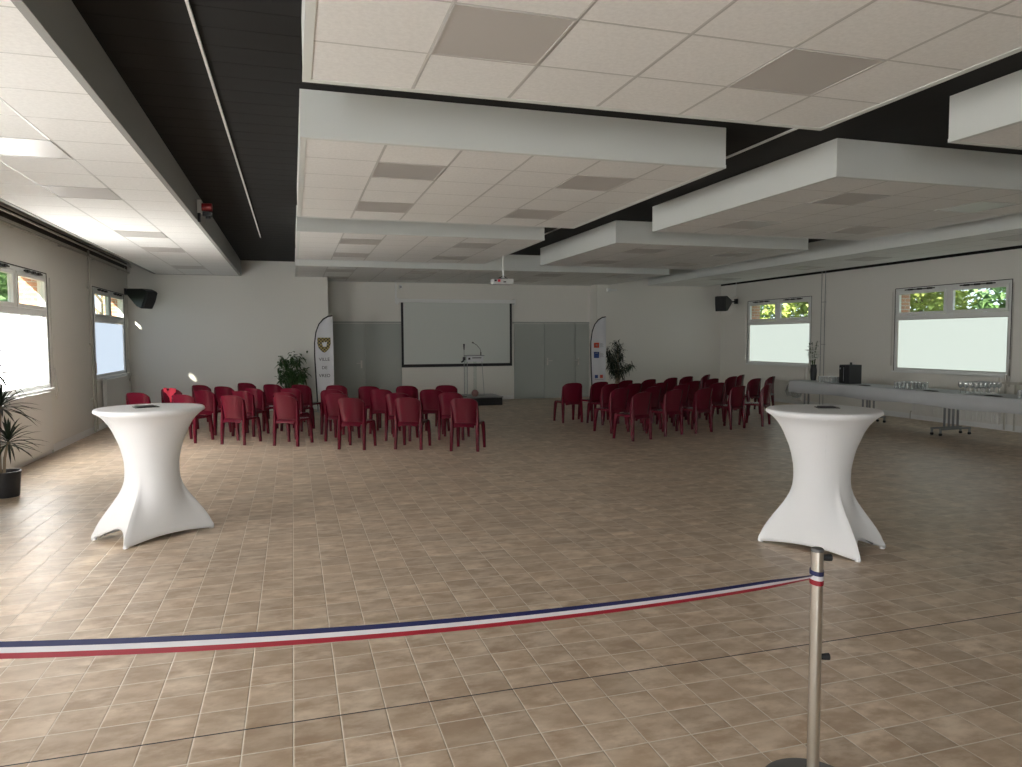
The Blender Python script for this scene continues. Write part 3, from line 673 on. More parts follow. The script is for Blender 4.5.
# ------------------------------------------------------------------ red chairs
def lerp(a, b, t): return a+(b-a)*t
def make_chair():
    t = thing('stacking_chair', 'x', 'chair'); m = M['plastic']
    # seat: dished slab with rounded front and skirt
    bm = new_bm(); nx, ny = 10, 8; top = []; bot = []
    for j in range(ny+1):
        v = j/ny; y = -.205+.425*v; r1 = []; r2 = []
        for i in range(nx+1):
            u = i/nx*2-1; w = lerp(.185, .215, v); r = 1-(abs(u)**6)*.06*(1 if j in (0, ny) else .3)
            z = .425 - .016*(1-u*u)*math.sin(PI*min(1, v*1.1)) - (.012 if v > .9 else 0) - (.006 if abs(u) > .9 else 0)
            x = u*w*r
            yy = y + (.018*(1-u*u) if j == ny else 0)
            r1.append(bm.verts.new((x, yy, z))); sk = .035 if (j in (0, ny) or i in (0, nx)) else .016
            r2.append(bm.verts.new((x*.985, yy*.985, z-sk)))
        top.append(r1); bot.append(r2)
    for j in range(ny):
        for i in range(nx):
            bm.faces.new((top[j][i], top[j][i+1], top[j+1][i+1], top[j+1][i])); bm.faces.new((bot[j][i], bot[j+1][i], bot[j+1][i+1], bot[j][i+1]))
    for j in range(ny):
        for i in (0, nx): bm.faces.new((top[j][i], top[j+1][i], bot[j+1][i], bot[j][i]))
    for i in range(nx):
        for j in (0, ny): bm.faces.new((top[j][i], top[j][i+1], bot[j][i+1], bot[j][i]))
    obj('seat', bm, m, t, smooth=True)
    # rear seat apron, sloping back under the backrest
    bm = new_bm(); n = 8; rows = []
    for j, (z, yy) in enumerate(((.425, -.19), (.398, -.228), (.352, -.256))):
        row = []
        for i in range(n+1):
            u = i/n*2-1; w = (.165, .16, .15)[j]
            zz = z + (.018*(1-u*u) if j == 2 else 0)
            row.append((bm.verts.new((u*w, yy-.012*(1-u*u), zz)), bm.verts.new((u*w, yy+.01-.012*(1-u*u), zz-.003))))
        rows.append(row)
    for j in range(2):
        for i in range(n):
            for s in (0, 1): bm.faces.new((rows[j][i][s], rows[j][i+1][s], rows[j+1][i+1][s], rows[j+1][i][s]))
    for i in range(n): bm.faces.new((rows[2][i][0], rows[2][i+1][0], rows[2][i+1][1], rows[2][i][1]))
    obj('rear_apron', bm, m, t, smooth=True)
    # backrest: wrapped shell, arched top, wings turned forward
    bm = new_bm(); nx, nz = 16, 10; F = []; K = []
    for j in range(nz+1):
        v = j/nz; f = []; k = []
        for i in range(nx+1):
            u = i/nx*2-1; hw = lerp(.190, .208, v**.8)
            zt = .425 + (.352 + .022*(1-u*u) - .05*abs(u)**7)*v
            yb = -.205 - .058*v**1.2
            bulge = -.030*(1-u*u) + .045*abs(u)**5
            x = u*hw
            f.append(bm.verts.new((x, yb+bulge+.006, zt))); k.append(bm.verts.new((x*1.01, yb+bulge-.007, zt)))
        F.append(f); K.append(k)
    for j in range(nz):
        for i in range(nx):
            bm.faces.new((F[j][i], F[j][i+1], F[j+1][i+1], F[j+1][i])); bm.faces.new((K[j][i], K[j+1][i], K[j+1][i+1], K[j][i+1]))
        for i in (0, nx): bm.faces.new((F[j][i], F[j+1][i], K[j+1][i], K[j][i]))
    for i in range(nx):
        for j in (0, nz): bm.faces.new((F[j][i], F[j][i+1], K[j][i+1], K[j][i]))
    obj('backrest', bm, m, t, smooth=True)
    # legs: flattened, tapering, splayed; the rear ones run up into the wings of the back
    def leg(pts):
        bm = new_bm(); rings = []
        for (x, y, z, a, b) in pts:
            a *= 1.55; b *= 1.45; rings.append([bm.verts.new((x+a*cx, y+b*cy, z)) for cx, cy in ((-1, -.6), (-.6, -1), (.6, -1), (1, -.6), (1, .6), (.6, 1), (-.6, 1), (-1, .6))])
        for r0, r1 in zip(rings, rings[1:]):
            for k in range(8): bm.faces.new((r0[k], r0[(k+1) % 8], r1[(k+1) % 8], r1[k]))
        bm.faces.new(rings[0][::-1]); bm.faces.new(rings[-1]); return obj('leg', bm, m, t, smooth=True)
    for s in (-1, 1):
        leg([(s*.203, -.222, 0, .014, .014), (s*.198, -.212, .2, .016, .018), (s*.194, -.194, .38, .018, .026), (s*.196, -.184, .48, .013, .028), (s*.198, -.197, .64, .009, .020), (s*.202, -.214, .72, .006, .012)])
        leg([(s*.208, .222, 0, .013, .013), (s*.204, .205, .2, .016, .018), (s*.196, .185, .36, .018, .026), (s*.190, .170, .405, .018, .030)])
    return t
chair0 = make_chair(); used = [False]
def chair(x, y, deg, label, group):
    """x, y: where the top of the back stands; deg: facing, anticlockwise from +Y"""
    a = R(deg); cx = x - math.sin(a)*.27; cy = y + math.cos(a)*.27
    if not used[0]:
        used[0] = True; chair0.location = (cx, cy, 0); chair0.rotation_euler = (0, 0, a); chair0['label'] = label; chair0['group'] = group
    else: dup(chair0, (cx, cy, 0), a, label, group)
    return cx, cy
CHAIRS = [
    (0.80, 11.05, -27, 'burgundy plastic chair leftmost in the front row of the middle block', 'chairs of the middle block'),
    (1.62, 10.79, -27, 'burgundy plastic chair second from left in the front row of the middle block', 'chairs of the middle block'),
    (2.39, 10.35, -27, 'burgundy plastic chair rightmost in the front row of the middle block', 'chairs of the middle block'),
    (0.65, 12.03, -25, 'burgundy plastic chair leftmost in the second row of the middle block', 'chairs of the middle block'),
    (1.60, 11.76, -25, 'burgundy plastic chair second from left in the second row of the middle block', 'chairs of the middle block'),
    (2.45, 11.58, -25, 'burgundy plastic chair rightmost in the second row of the middle block', 'chairs of the middle block'),
    (0.62, 12.96, -24, 'burgundy plastic chair leftmost in the third row of the middle block', 'chairs of the middle block'),
    (1.45, 12.76, -24, 'burgundy plastic chair second from left in the third row of the middle block', 'chairs of the middle block'),
    (2.29, 12.44, -24, 'burgundy plastic chair rightmost in the third row of the middle block', 'chairs of the middle block'),
    (0.77, 14.24, -22, 'burgundy plastic chair leftmost in the back row of the middle block', 'chairs of the middle block'),
    (1.34, 13.70, -22, 'burgundy plastic chair second from left in the back row of the middle block', 'chairs of the middle block'),
    (2.03, 13.56, -22, 'burgundy plastic chair third from left in the back row of the middle block', 'chairs of the middle block'),
    (2.77, 13.46, -22, 'burgundy plastic chair rightmost in the back row of the middle block', 'chairs of the middle block'),
    (-1.75, 12.67, -30, 'burgundy plastic chair leftmost in the front row of the left block', 'chairs of the left block'),
    (-0.97, 12.19, -30, 'burgundy plastic chair second from left in the front row of the left block', 'chairs of the left block'),
    (-0.16, 11.76, -30, 'burgundy plastic chair rightmost in the front row of the left block', 'chairs of the left block'),
    (-1.54, 13.63, -30, 'burgundy plastic chair leftmost in the second row of the left block', 'chairs of the left block'),
    (-0.88, 13.20, -30, 'burgundy plastic chair second from left in the second row of the left block', 'chairs of the left block'),
    (-0.18, 12.62, -30, 'burgundy plastic chair rightmost in the second row of the left block', 'chairs of the left block'),
    (-2.17, 14.32, -30, 'burgundy plastic chair leftmost in the third row of the left block', 'chairs of the left block'),
    (-1.30, 14.66, -30, 'burgundy plastic chair second from left in the third row of the left block', 'chairs of the left block'),
    (-0.74, 13.92, -30, 'burgundy plastic chair third from left in the third row of the left block', 'chairs of the left block'),
    (-0.08, 13.67, -30, 'burgundy plastic chair rightmost in the third row of the left block', 'chairs of the left block'),
    (-1.78, 15.32, -32, 'burgundy plastic chair leftmost in the back row of the left block', 'chairs of the left block'),
    (-0.96, 15.75, -32, 'burgundy plastic chair second from left in the back row of the left block', 'chairs of the left block'),
    (-0.43, 15.03, -32, 'burgundy plastic chair third from left in the back row of the left block', 'chairs of the left block'),
    (0.11, 14.65, -32, 'burgundy plastic chair rightmost in the back row of the left block', 'chairs of the left block'),
    (-2.56, 13.44, -25, 'burgundy plastic chair standing alone behind the left cocktail table, nearest the left wall', 'chairs of the left block'),
    (5.29, 13.24, 2, 'burgundy plastic chair standing alone at the left end of the right block', 'chairs of the right block'),
    (5.45, 10.55, 18, 'burgundy plastic chair leftmost in the front row of the right block', 'chairs of the right block'),
    (6.24, 10.91, 18, 'burgundy plastic chair second from left in the front row of the right block', 'chairs of the right block'),
    (6.91, 11.05, 18, 'burgundy plastic chair third from left in the front row of the right block', 'chairs of the right block'),
    (7.78, 11.32, 20, 'burgundy plastic chair fourth from left in the front row of the right block', 'chairs of the right block'),
    (8.62, 11.62, 36, 'burgundy plastic chair rightmost in the front row of the right block', 'chairs of the right block'),
    (5.52, 11.53, 17, 'burgundy plastic chair leftmost in the second row of the right block', 'chairs of the right block'),
    (6.25, 11.70, 17, 'burgundy plastic chair second from left in the second row of the right block', 'chairs of the right block'),
    (7.08, 12.11, 17, 'burgundy plastic chair third from left in the second row of the right block', 'chairs of the right block'),
    (7.97, 12.29, 17, 'burgundy plastic chair rightmost in the second row of the right block', 'chairs of the right block'),
    (5.89, 12.73, 17, 'burgundy plastic chair leftmost in the third row of the right block', 'chairs of the right block'),
    (6.36, 12.68, 17, 'burgundy plastic chair second from left in the third row of the right block', 'chairs of the right block'),
    (6.96, 12.74, 17, 'burgundy plastic chair third from left in the third row of the right block', 'chairs of the right block'),
    (7.87, 13.01, 17, 'burgundy plastic chair fourth from left in the third row of the right block', 'chairs of the right block'),
    (8.68, 13.60, 17, 'burgundy plastic chair rightmost in the third row of the right block', 'chairs of the right block'),
    (5.96, 13.40, 14, 'burgundy plastic chair leftmost in the back row of the right block', 'chairs of the right block'),
    (6.67, 13.68, 20, 'burgundy plastic chair second from left in the back row of the right block', 'chairs of the right block'),
    (7.31, 13.86, 20, 'burgundy plastic chair third from left in the back row of the right block', 'chairs of the right block'),
    (8.05, 14.24, 20, 'burgundy plastic chair fourth from left in the back row of the right block', 'chairs of the right block'),
    (8.65, 14.59, 20, 'burgundy plastic chair fifth from left in the back row of the right block', 'chairs of the right block'),
    (9.49, 15.13, 36, 'burgundy plastic chair rightmost in the back row of the right block', 'chairs of the right block'),
    (9.57, 13.33, 20, 'burgundy plastic chair at the outer right corner with its back square to the camera', 'chairs of the right block'),
    (9.58, 14.21, 24, 'burgundy plastic chair in the right block directly under the left jamb of the far window', 'chairs of the right block'),
    (10.38, 13.88, 32, 'burgundy plastic chair rightmost of all, turned sideways near the buffet end', 'chairs of the right block'),
    (10.18, 14.75, 34, 'burgundy plastic chair farthest back on the right, under the far window', 'chairs of the right block'),
]
pos = {}
for x, y, deg, label, group in CHAIRS: pos[label] = chair(x, y, deg, label, group)

# scarf over one chair back
sx, sy, sd = -2.17, 14.32, -30
a = R(sd); 
bm = new_bm(); N = 10; rows = []
for j in range(7):
    v = j/6; row = []
    for i in range(N+1):
        u = i/N*2-1; w = lerp(.12, .03, v) if v > .4 else .12
        ang = v
        x = .03 + u*w + .03*v; y = -.30 - .012*math.sin(u*5+v*3) - .01*v; z = .805 - .26*v*(1-.25*abs(u)) + .01*math.sin(u*6)
        row.append((bm.verts.new((x, y, z)), bm.verts.new((x, y+.006, z))))
    rows.append(row)
rows.insert(0, [(bm.verts.new((.03+(i/N*2-1)*.12, -.245, .80)), bm.verts.new((.03+(i/N*2-1)*.12, -.245, .794))) for i in range(N+1)])
for r0, r1 in zip(rows, rows[1:]):
    for i in range(N):
        for s in (0, 1): bm.faces.new((r0[i][s], r0[i+1][s], r1[i+1][s], r1[i][s]))
o = obj('scarf', bm, M['scarf'], smooth=True); o.location = (sx - math.sin(a)*.27, sy + math.cos(a)*.27, 0); o.rotation_euler = (0, 0, a)
tag(o, 'bright red cloth draped over a chair back behind the left cocktail table', 'cloth')

# ------------------------------------------------------------------ cocktail tables
def cocktail_table(x, y, deg, label, sa):
    t = thing('cocktail_table', label, 'table', (x, y, 0), R(deg))
    hx, hy = .402, .252; n = 160; rows = []
    rim = 1.075
    prof = [(.45, .212), (.55, .207), (.64, .211), (.73, .228), (.80, .247), (.86, .271), (.93, .300), (1.0, .342), (1.045, .388), (rim, .430)]
    def rc(z):
        if z <= prof[0][0]: return .214
        for (z0, r0), (z1, r1) in zip(prof, prof[1:]):
            if z <= z1:
                u = (z-z0)/(z1-z0); return r0+(r1-r0)*u
        return prof[-1][1]
    bm = new_bm(); K = 34
    ca = math.atan2(hy, hx)
    for k in range(n):
        th = 2*PI*k/n; c, s = abs(math.cos(th)), abs(math.sin(th))
        short = c/hx > s/hy    # the ray leaves through a short side (|x| = hx)
        rp = 1/max(c/hx, s/hy)
        # position along the side: 0 in the middle, 1 at a corner
        e = (hx/c*s/hy) if short else (hy/s*c/hx)
        pull = 1 - (.22 if short else .05)*(1-e**2.2)
        rh = rp*pull; hz = (.105 if short else .038)*(1-e**2.0)
        ridge = math.exp(-((1-e)/.16)**2)
        col = []
        for j in range(K+1):
            z = hz + (rim-hz)*(j/K); q = min(1, z/.48); W = 1-q*q*(3-2*q)
            if ridge > 0: Wk = W**lerp(1.15, 1.0, ridge)
            else: Wk = W**1.15
            r = rc(z)*(1-Wk) + rh*Wk + .013*ridge*math.exp(-((z-.33)/.16)**2)
            if z < .05: r += .008*ridge
            col.append(bm.verts.new((r*math.cos(th), r*math.sin(th), z)))
        rows.append(col)
    for k in range(n):
        a, b = rows[k], rows[(k+1) % n]
        for j in range(K): bm.faces.new((a[j], b[j], b[j+1], a[j+1]))
    co = obj('stretch_cover', bm, M['cloth'], t, smooth=True)
    sm = co.modifiers.new('thick', 'SOLIDIFY'); sm.thickness = .004; sm.offset = -1
    bm = new_bm(); lathe(bm, [(0, 1.098), (.394, 1.098), (.421, 1.096), (.430, 1.088), (.432, 1.076), (.427, 1.066), (.38, 1.064), (0, 1.064)], 96)
    obj('top_cap', bm, M['cloth'], t, smooth=True)
    for sx in (-1, 1):
        for sy in (-1, 1):
            bm = new_bm(); lathe(bm, [(0, 0), (.020, 0), (.021, .012), (.014, .026), (0, .03)], 16, (sx*.385, sy*.240, 0)); obj('foot', bm, M['cloth'], t, smooth=True)
    bm = new_bm(); tube(bm, [(0, 0, .04), (0, 0, 1.06)], .03, 12)
    for sx in (-1, 1):
        for sy in (-1, 1): tube(bm, [(0, 0, .30), (sx*.33, sy*.20, .04)], .014, 8)
    obj('leg_frame', bm, M['greyleg'], t)
    # seam
    bm = new_bm(); pts = []
    for j in range(15):
        z = lerp(.46, rim, j/14); r = rc(z) + .0015
        pts.append((r*math.cos(sa), r*math.sin(sa), z))
    tube(bm, pts, .0035, 6); obj('seam', bm, M['cloth'], t)
    return t
cocktail_table(-1.18, 6.775, 40, 'white stretch-covered cocktail table on the left, near the window', R(-170))
cocktail_table(4.03, 4.75, 116.6, 'white stretch-covered cocktail table on the right, behind the steel barrier post', R(118))
def flat_tray(x, y, z, rz, label, w=.16, d=.10):
    t = thing('menu_folder', label, 'folder', (x, y, z), rz)
    bm = new_bm(); box(bm, -w/2, w/2, -d/2, d/2, 0, .006); obj('cover', bm, M['blackp'], t, bevel=.002)
    bm = new_bm(); box(bm, -w/2+.02, w/2-.03, -d/2+.01, d/2-.01, .006, .013); obj('sheet', bm, M['ink'], t)
flat_tray(-1.215, 6.78, 1.0985, R(20), 'flat black folder lying on the left cocktail table', .19, .15)
flat_tray(4.11, 4.80, 1.0985, R(-25), 'flat black folder lying on the right cocktail table', .17, .11)

# ------------------------------------------------------------------ buffet tables along the right wall
TZ = .735; TX0, TX1 = 10.33, 11.08
names = ['farthest from the camera', 'carrying the black box', 'carrying the stemmed glasses', 'cut by the picture edge']
for i, yc in enumerate((12.30, 10.45, 8.60, 6.75)):
    t = thing('folding_table', 'long folding buffet table by the right wall, the one %s' % names[i], 'table', ((TX0+TX1)/2, yc, 0), 0, 'buffet tables along the right wall')
    bm = new_bm(); box(bm, -.37, .37, -.92, .92, TZ-.035, TZ-.005); obj('tabletop', bm, M['frame'], t)
    for s in (-1, 1):
        for dx in (-.05, .05):
            bm = new_bm(); box(bm, dx-.013, dx+.013, s*.84-.013, s*.84+.013, .115, TZ-.035); obj('leg', bm, M['greyleg'], t)
        bm = new_bm(); box(bm, -.33, .33, s*.84-.018, s*.84+.018, .10, .13); box(bm, -.33, -.30, s*.84-.012, s*.84+.012, .04, .10); box(bm, .30, .33, s*.84-.012, s*.84+.012, .04, .10)
        ft = obj('foot_bar', bm, M['greyleg'], t)
        for dx in (-.315, .315):
            bm = new_bm(); tube(bm, [(dx-.015, s*.84, .024), (dx+.015, s*.84, .024)], .024, 12); obj('caster', bm, M['blackp'], ft)
# cloth: one long white cover with a hanging front and end flap
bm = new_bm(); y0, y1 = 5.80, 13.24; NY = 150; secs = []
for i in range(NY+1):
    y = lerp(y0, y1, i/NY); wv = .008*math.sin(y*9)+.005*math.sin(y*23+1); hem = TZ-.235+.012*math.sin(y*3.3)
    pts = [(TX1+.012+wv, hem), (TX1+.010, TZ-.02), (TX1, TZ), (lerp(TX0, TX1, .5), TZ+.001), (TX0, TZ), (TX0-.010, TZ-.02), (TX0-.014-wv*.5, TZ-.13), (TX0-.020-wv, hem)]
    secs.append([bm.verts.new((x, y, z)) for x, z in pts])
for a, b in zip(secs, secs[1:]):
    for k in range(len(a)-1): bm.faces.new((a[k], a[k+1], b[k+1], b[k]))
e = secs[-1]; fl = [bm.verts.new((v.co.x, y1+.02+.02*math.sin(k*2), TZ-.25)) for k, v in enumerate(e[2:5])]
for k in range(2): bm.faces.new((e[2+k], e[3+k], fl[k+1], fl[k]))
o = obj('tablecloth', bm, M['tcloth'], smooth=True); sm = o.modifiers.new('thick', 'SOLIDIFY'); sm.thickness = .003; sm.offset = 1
tag(o, 'long white tablecloth covering the row of buffet tables by the right wall', 'tablecloth')
# bunched white plastic hanging off the far end
bm = new_bm(); rnd = random.Random(2)
for k in range(2):
    lathe(bm, [(0, .12), (.05, .10), (.10, 0), (.13, -.12), (.09, -.20), (0, -.22)], 9, (10.48+.14*k, 13.345+.02*k, .60-.04*k))
for v in bm.verts: v.co += Vector((rnd.uniform(-.015, .015), rnd.uniform(-.015, .015)-.0, rnd.uniform(-.015, .015)))
for v in bm.verts: v.co.y -= .006
tag(obj('plastic_cover', bm, M['dglass'], smooth=True), 'bunch of clear plastic hanging off the far end of the buffet table', 'plastic sheet')

# items on the buffet
ZI = TZ+.0045
t = thing('flower_vase', 'black vase of white flowers at the far end of the buffet', 'vase', (10.80, 13.05, ZI))
bm = new_bm(); lathe(bm, [(0, 0), (.055, 0), (.065, .10), (.07, .22), (.055, .30), (.06, .34), (.05, .34), (.045, .30), (0, .29)], 20); obj('vase', bm, M['blackp'], t, smooth=True)
bs, bl, bf = new_bm(), new_bm(), new_bm(); rnd = random.Random(4)
for i in range(13):
    a = rnd.uniform(0, 2*PI); r = rnd.uniform(.03, .15); h = rnd.uniform(.5, .86); tip = Vector((math.cos(a)*r, math.sin(a)*r, h))
    b0 = Vector((math.cos(a)*.02, math.sin(a)*.02, .31)); tube(bs, [b0, b0.lerp(tip, .5)+Vector((0, 0, .03)), tip], .004, 5)
    for k in range(6):
        p = b0.lerp(tip, rnd.uniform(.3, 1)); d = Vector((rnd.gauss(0, 1), rnd.gauss(0, 1), .5)); leaf(bl, p, d, .07, .022, .3)
    for k in range(3):
        p = b0.lerp(tip, rnd.uniform(.35, .8))+Vector((rnd.uniform(-.03, .03), rnd.uniform(-.03, .03), 0))
        for q in range(7): leaf(bf, p, Vector((math.cos(q*1.05), math.sin(q*1.05), .3)), .075, .05, 0)
obj('stems', bs, M['leaf'], t); obj('leaves', bl, M['leaf'], t); obj('blossoms', bf, M['flower'], t)

t = thing('bag_in_box', 'upright black cabinet-shaped box standing on the buffet between glasses', 'box', (10.70, 11.86, ZI), R(0))
bm = new_bm(); box(bm, -.15, .15, -.14, .14, .0, .38); obj('casing', bm, M['blackp'], t, bevel=.008)
bm = new_bm(); box(bm, -.158, -.15, -.02, .13, .02, .36); obj('door_panel', bm, mat('dark glossy door', (.02, .022, .025), .2), t)
bm = new_bm(); box(bm, -.166, -.158, .0, .008, .05, .33); obj('handle_strip', bm, M['greyleg'], t)
bm = new_bm(); tube(bm, [(-.08, -.10, .38), (-.08, -.10, .43)], .022, 12); obj('top_knob', bm, M['blackp'], t)
bm = new_bm(); box(bm, -.161, -.157, .09, .12, .29, .32); obj('badge', bm, M['greyprint'], t)

def place_set(proto, pts, label, group):
    first = True
    for p in pts:
        if first: proto.location = p; proto['label'] = label; proto['group'] = group; first = False
        else: dup(proto, p, 0, label, group)
def tumbler():
    t = thing('drinking_glass', 'x', 'glass'); bm = new_bm()
    lathe(bm, [(0, .0), (.026, 0), (.034, .12), (.031, .12), (.023, .008), (0, .008)], 12); obj('glass_body', bm, M['dglass'], t, smooth=True); return t
def goblet():
    t = thing('wine_glass', 'x', 'glass'); bm = new_bm()
    lathe(bm, [(.012, .095), (.034, .115), (.042, .15), (.036, .19), (.033, .19), (.038, .15), (.030, .12), (.0, .10)], 12); obj('bowl', bm, M['dglass'], t, smooth=True)
    bm = new_bm(); lathe(bm, [(0, 0), (.034, 0), (.034, .004), (.006, .010), (.005, .09), (.012, .097), (0, .098)], 12); obj('stem', bm, M['dglass'], t, smooth=True); return t
place_set(tumbler(), [(10.46+.085*i, 12.12+.085*j, ZI) for j in range(5) for i in range(4)], 'clear tumbler in the block between the flower vase and the black box', 'tumblers beside the black box')
place_set(tumbler(), [(10.45+.085*i, 10.12+.085*j, ZI) for j in range(5) for i in range(5)], 'clear tumbler in the block beyond the stemmed glasses, below the near window', 'tumblers beyond the stemmed glasses')
place_set(goblet(), [(10.48+.095*i, 8.88+.095*j, ZI) for j in range(4) for i in range(6)], 'stemmed glass in the large block on the white buffet cloth', 'stemmed glasses on the buffet')
place_set(tumbler(), [(10.48+.10*i, 7.75+.10*j, ZI) for j in range(5) for i in range(4)], 'clear tumbler in the group at the right edge of the picture', 'tumblers at the picture edge')
flat_tray(10.48, 11.25, ZI, R(80), 'flat black folder on the buffet beside the black box', .26, .12)
flat_tray(10.46, 9.72, ZI, R(85), 'flat black folder on the buffet between tumblers and stemmed glasses', .24, .12)
flat_tray(10.44, 8.55, ZI, R(85), 'flat black folder on the buffet nearest the picture edge', .24, .12)

# ------------------------------------------------------------------ barrier posts and ribbon
def post(x, y, label):
    t = thing('barrier_post', label, 'barrier post', (x, y, 0))
    bm = new_bm(); lathe(bm, [(0, 0), (.175, 0), (.18, .006), (.178, .012), (.13, .022), (.03, .03), (.0, .03)], 48); obj('base', bm, M['darkmetal'], t, smooth=True)
    bm = new_bm(); lathe(bm, [(0, .025), (.0215, .025), (.0215, .892), (0, .892)], 32); obj('pole', bm, M['metal'], t, smooth=True)
    bm = new_bm(); lathe(bm, [(0, .892), (.0222, .892), (.0222, .900), (.019, .904), (0, .905)], 32); obj('cap', bm, M['darkmetal'], t, smooth=True)
    for z in (.868, .500):
        bm = new_bm(); tube(bm, [(.018, -.004, z), (.034, -.008, z), (.050, -.012, z)], [.010, .012, .013], 14); obj('hook_knob', bm, M['blackp'], t, smooth=True)
    return t
PX, PY = 1.80, 2.135
post(PX, PY, 'brushed steel barrier post with black hooks holding the tricolour ribbon')
post(-1.02, 2.31, 'brushed steel barrier post outside the left picture edge, other ribbon end')
t = thing('tricolour_ribbon', 'blue white and red ribbon stretched across the room from the steel post', 'ribbon', (PX, PY, .80))
A = Vector((0, 0, 0)); Bv = Vector((-2.80, .17, .02)); H = .048
def rib_point(u):
    p = A.lerp(Bv, u); p.z += -.235*u*(1-u); return p
def strip(lo, hi, m, wrap=True):
    bm = new_bm(); N = 80; prev = None; d = (Bv-A).normalized(); nrm = Vector((-d.y, d.x, 0))
    for i in range(N+1):
        u = .008+.984*i/N; p = rib_point(u)
        # ribbon leans: narrow and folded next to the post, face-on at the far end
        near = max(0, 1-u/.07); tw = R(40)*(1-min(1, u/.75))**.8 - R(6) + R(10)*near
        tw2 = R(35)*max(0, (u-.93)/.07)
        half = H/2*(1-.35*near)
        def q(s, off):
            w = half*s
            return p + Vector((0, 0, 1))*w*math.cos(tw+tw2) + nrm*(w*math.sin(tw+tw2)) + nrm*off
        cur = [bm.verts.new(q(lo, -.0006)), bm.verts.new(q(hi, -.0006)), bm.verts.new(q(hi, .0006)), bm.verts.new(q(lo, .0006))]
        if prev:
            for k in range(4): bm.faces.new((prev[k], prev[(k+1) % 4], cur[(k+1) % 4], cur[k]))
        prev = cur
    return bm
for nm, lo, hi, m in (('blue_band', .33, 1, 'blue'), ('white_band', -.33, .33, 'white'), ('red_band', -1, -.33, 'red')):
    bm = strip(lo, hi, M[m])
    # turns round the post, slightly slanted
    for zo, r in ((.0, .0245), (-.004, .0235)):
        n = 40; prev = None
        for i in range(n+1):
            a = 2*PI*i/n; zz = .003*math.sin(a)+zo*.5
            cz0 = H*.52*lo+zz; cz1 = H*.52*hi+zz; rr = r+.001*math.sin(3*a)
            cur = [bm.verts.new((rr*math.cos(a), rr*math.sin(a), cz0)), bm.verts.new((rr*math.cos(a), rr*math.sin(a), cz1))]
            if prev: bm.faces.new((prev[0], cur[0], cur[1], prev[1]))
            prev = cur
    obj(nm, bm, M[m], t, smooth=True)

# ------------------------------------------------------------------ trees outside the windows
def tree(x, y, h, r, m, label, seed):
    rnd = random.Random(seed); t = thing('tree', label, 'tree', (x, y, -.12))
    bm = new_bm(); tube(bm, [(0, 0, 0), (.05, .03, h*.4), (0, 0, h*.8)], [.16, .12, .05], 8)
    for k in range(6):
        a = k*1.05; tube(bm, [(0, 0, h*(.2+.08*k)), (math.cos(a)*r*.6, math.sin(a)*r*.6, h*(.4+.08*k))], [.05, .015], 6)
    obj('trunk', bm, M['bark'], t)
    bm = new_bm(); nb = 22
    bl = [Vector((rnd.uniform(-1, 1)*r*.75, rnd.uniform(-1, 1)*r*.75, h*rnd.uniform(.12, .92))) for _ in range(nb)]
    for i in range(4200):
        c = rnd.choice(bl); d = Vector((rnd.gauss(0, 1), rnd.gauss(0, 1), rnd.gauss(0, 1))).normalized()
        p = c + d*(r*.38*rnd.uniform(.6, 1.05)); leaf(bm, p, Vector((rnd.gauss(0, 1), rnd.gauss(0, 1), rnd.gauss(0, .6))), .25, .17, .2, seg=2)
    obj('foliage', bm, m, t)
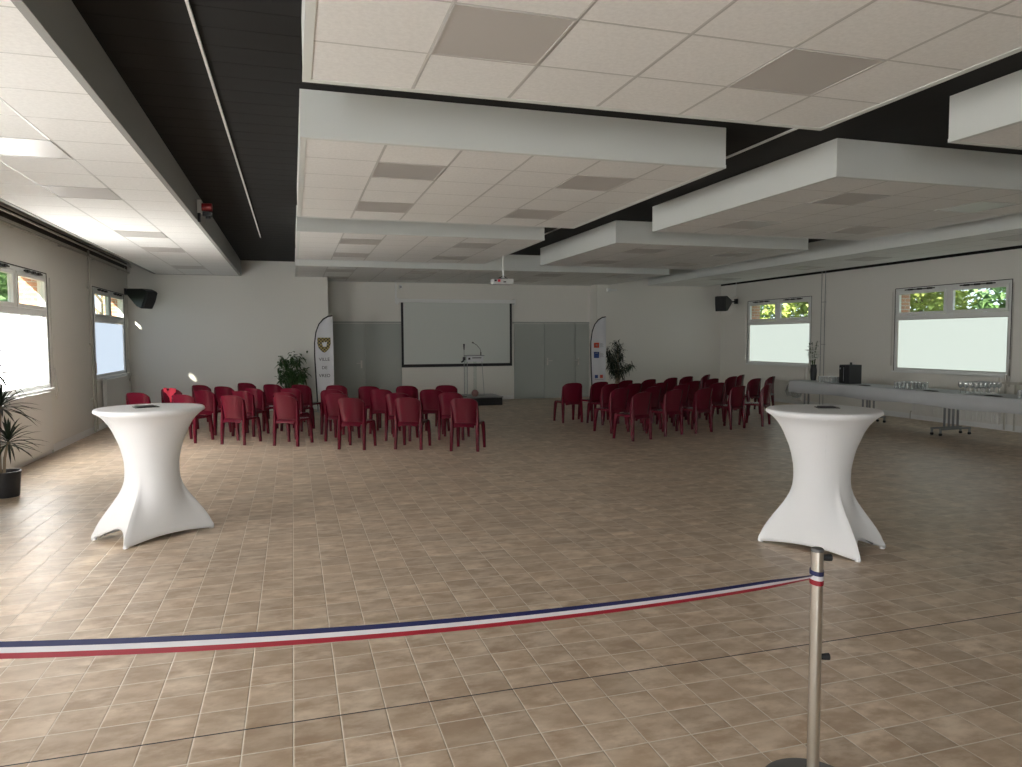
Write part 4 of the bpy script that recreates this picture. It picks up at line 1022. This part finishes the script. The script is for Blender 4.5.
for i, (x, y, h, r, mk, lb) in enumerate((
    (18.3, 13.6, 5.0, 1.8, 'fleaf2', 'mid green tree seen through the right pane of the near right window'),
    (18.8, 18.0, 5.2, 1.9, 'fleaf1', 'yellow green tree seen through the left pane of the near right window'),
    (19.3, 22.6, 5.2, 2.0, 'fleaf1', 'yellow green tree seen through the right pane of the far right window'),
    (19.0, 27.4, 5.4, 2.2, 'fleaf2', 'mid green tree seen through the left pane of the far right window'),
    (-7.6, 20.0, 6.0, 1.7, 'fleaf2', 'dark green tree seen through the nearer window of the left wall'),
    (-7.6, 24.5, 6.2, 1.9, 'fleaf2', 'green tree further back outside the nearer left window'),
    (-7.5, 33.6, 6.5, 2.4, 'fleaf1', 'yellow green tree seen through the far left window'))):
    tree(x, y, h, r, M[mk], lb, 20+i)

# ------------------------------------------------------------------ light
w = bpy.data.worlds.new('world'); bpy.context.scene.world = w; w.use_nodes = True; nt = w.node_tree
bg = nt.nodes['Background']; sky = nt.nodes.new('ShaderNodeTexSky'); sky.sky_type = 'HOSEK_WILKIE'
az = R(12.0); el = R(12.8)
sd = Vector((-math.sin(az)*math.cos(el), -math.cos(az)*math.cos(el), math.sin(el)))   # towards the sun
sky.sun_direction = sd; sky.turbidity = 4
mx = nt.nodes.new('ShaderNodeMix'); mx.data_type = 'RGBA'; mx.inputs[0].default_value = .65; mx.inputs[7].default_value = (.80, .92, 1.0, 1)
nt.links.new(sky.outputs[0], mx.inputs[6]); nt.links.new(mx.outputs[2], bg.inputs['Color']); bg.inputs['Strength'].default_value = 2.2
sl = bpy.data.lights.new('sun', 'SUN'); sl.energy = 14; sl.angle = R(.8); sl.color = (1, .90, .76)
so = bpy.data.objects.new('sun', sl); C.objects.link(so); so.rotation_euler = sd.to_track_quat('Z', 'Y').to_euler(); so.location = (-6, -20, 10)

# ------------------------------------------------------------------ camera
cam = bpy.data.cameras.new('camera'); co = bpy.data.objects.new('camera', cam); C.objects.link(co)
cam.sensor_fit = 'HORIZONTAL'; cam.sensor_width = 36; cam.lens = 720.64/1022*36; cam.clip_start = .05; cam.clip_end = 300
yaw, pitch, roll = .2934, -.0614, -.0049
f = Vector((math.sin(yaw)*math.cos(pitch), math.cos(yaw)*math.cos(pitch), math.sin(pitch)))
r = Vector((math.cos(yaw), -math.sin(yaw), 0)); u = r.cross(f)
r2 = r*math.cos(roll)+u*math.sin(roll); u2 = -r*math.sin(roll)+u*math.cos(roll)
co.matrix_world = Matrix(((r2.x, u2.x, -f.x, 0), (r2.y, u2.y, -f.y, 0), (r2.z, u2.z, -f.z, 1.663), (0, 0, 0, 1)))
bpy.context.scene.camera = co
vs = bpy.context.scene.view_settings
vs.view_transform = 'Standard'; vs.look = 'None'; vs.gamma = 1; vs.use_curve_mapping = False; vs.exposure = .42
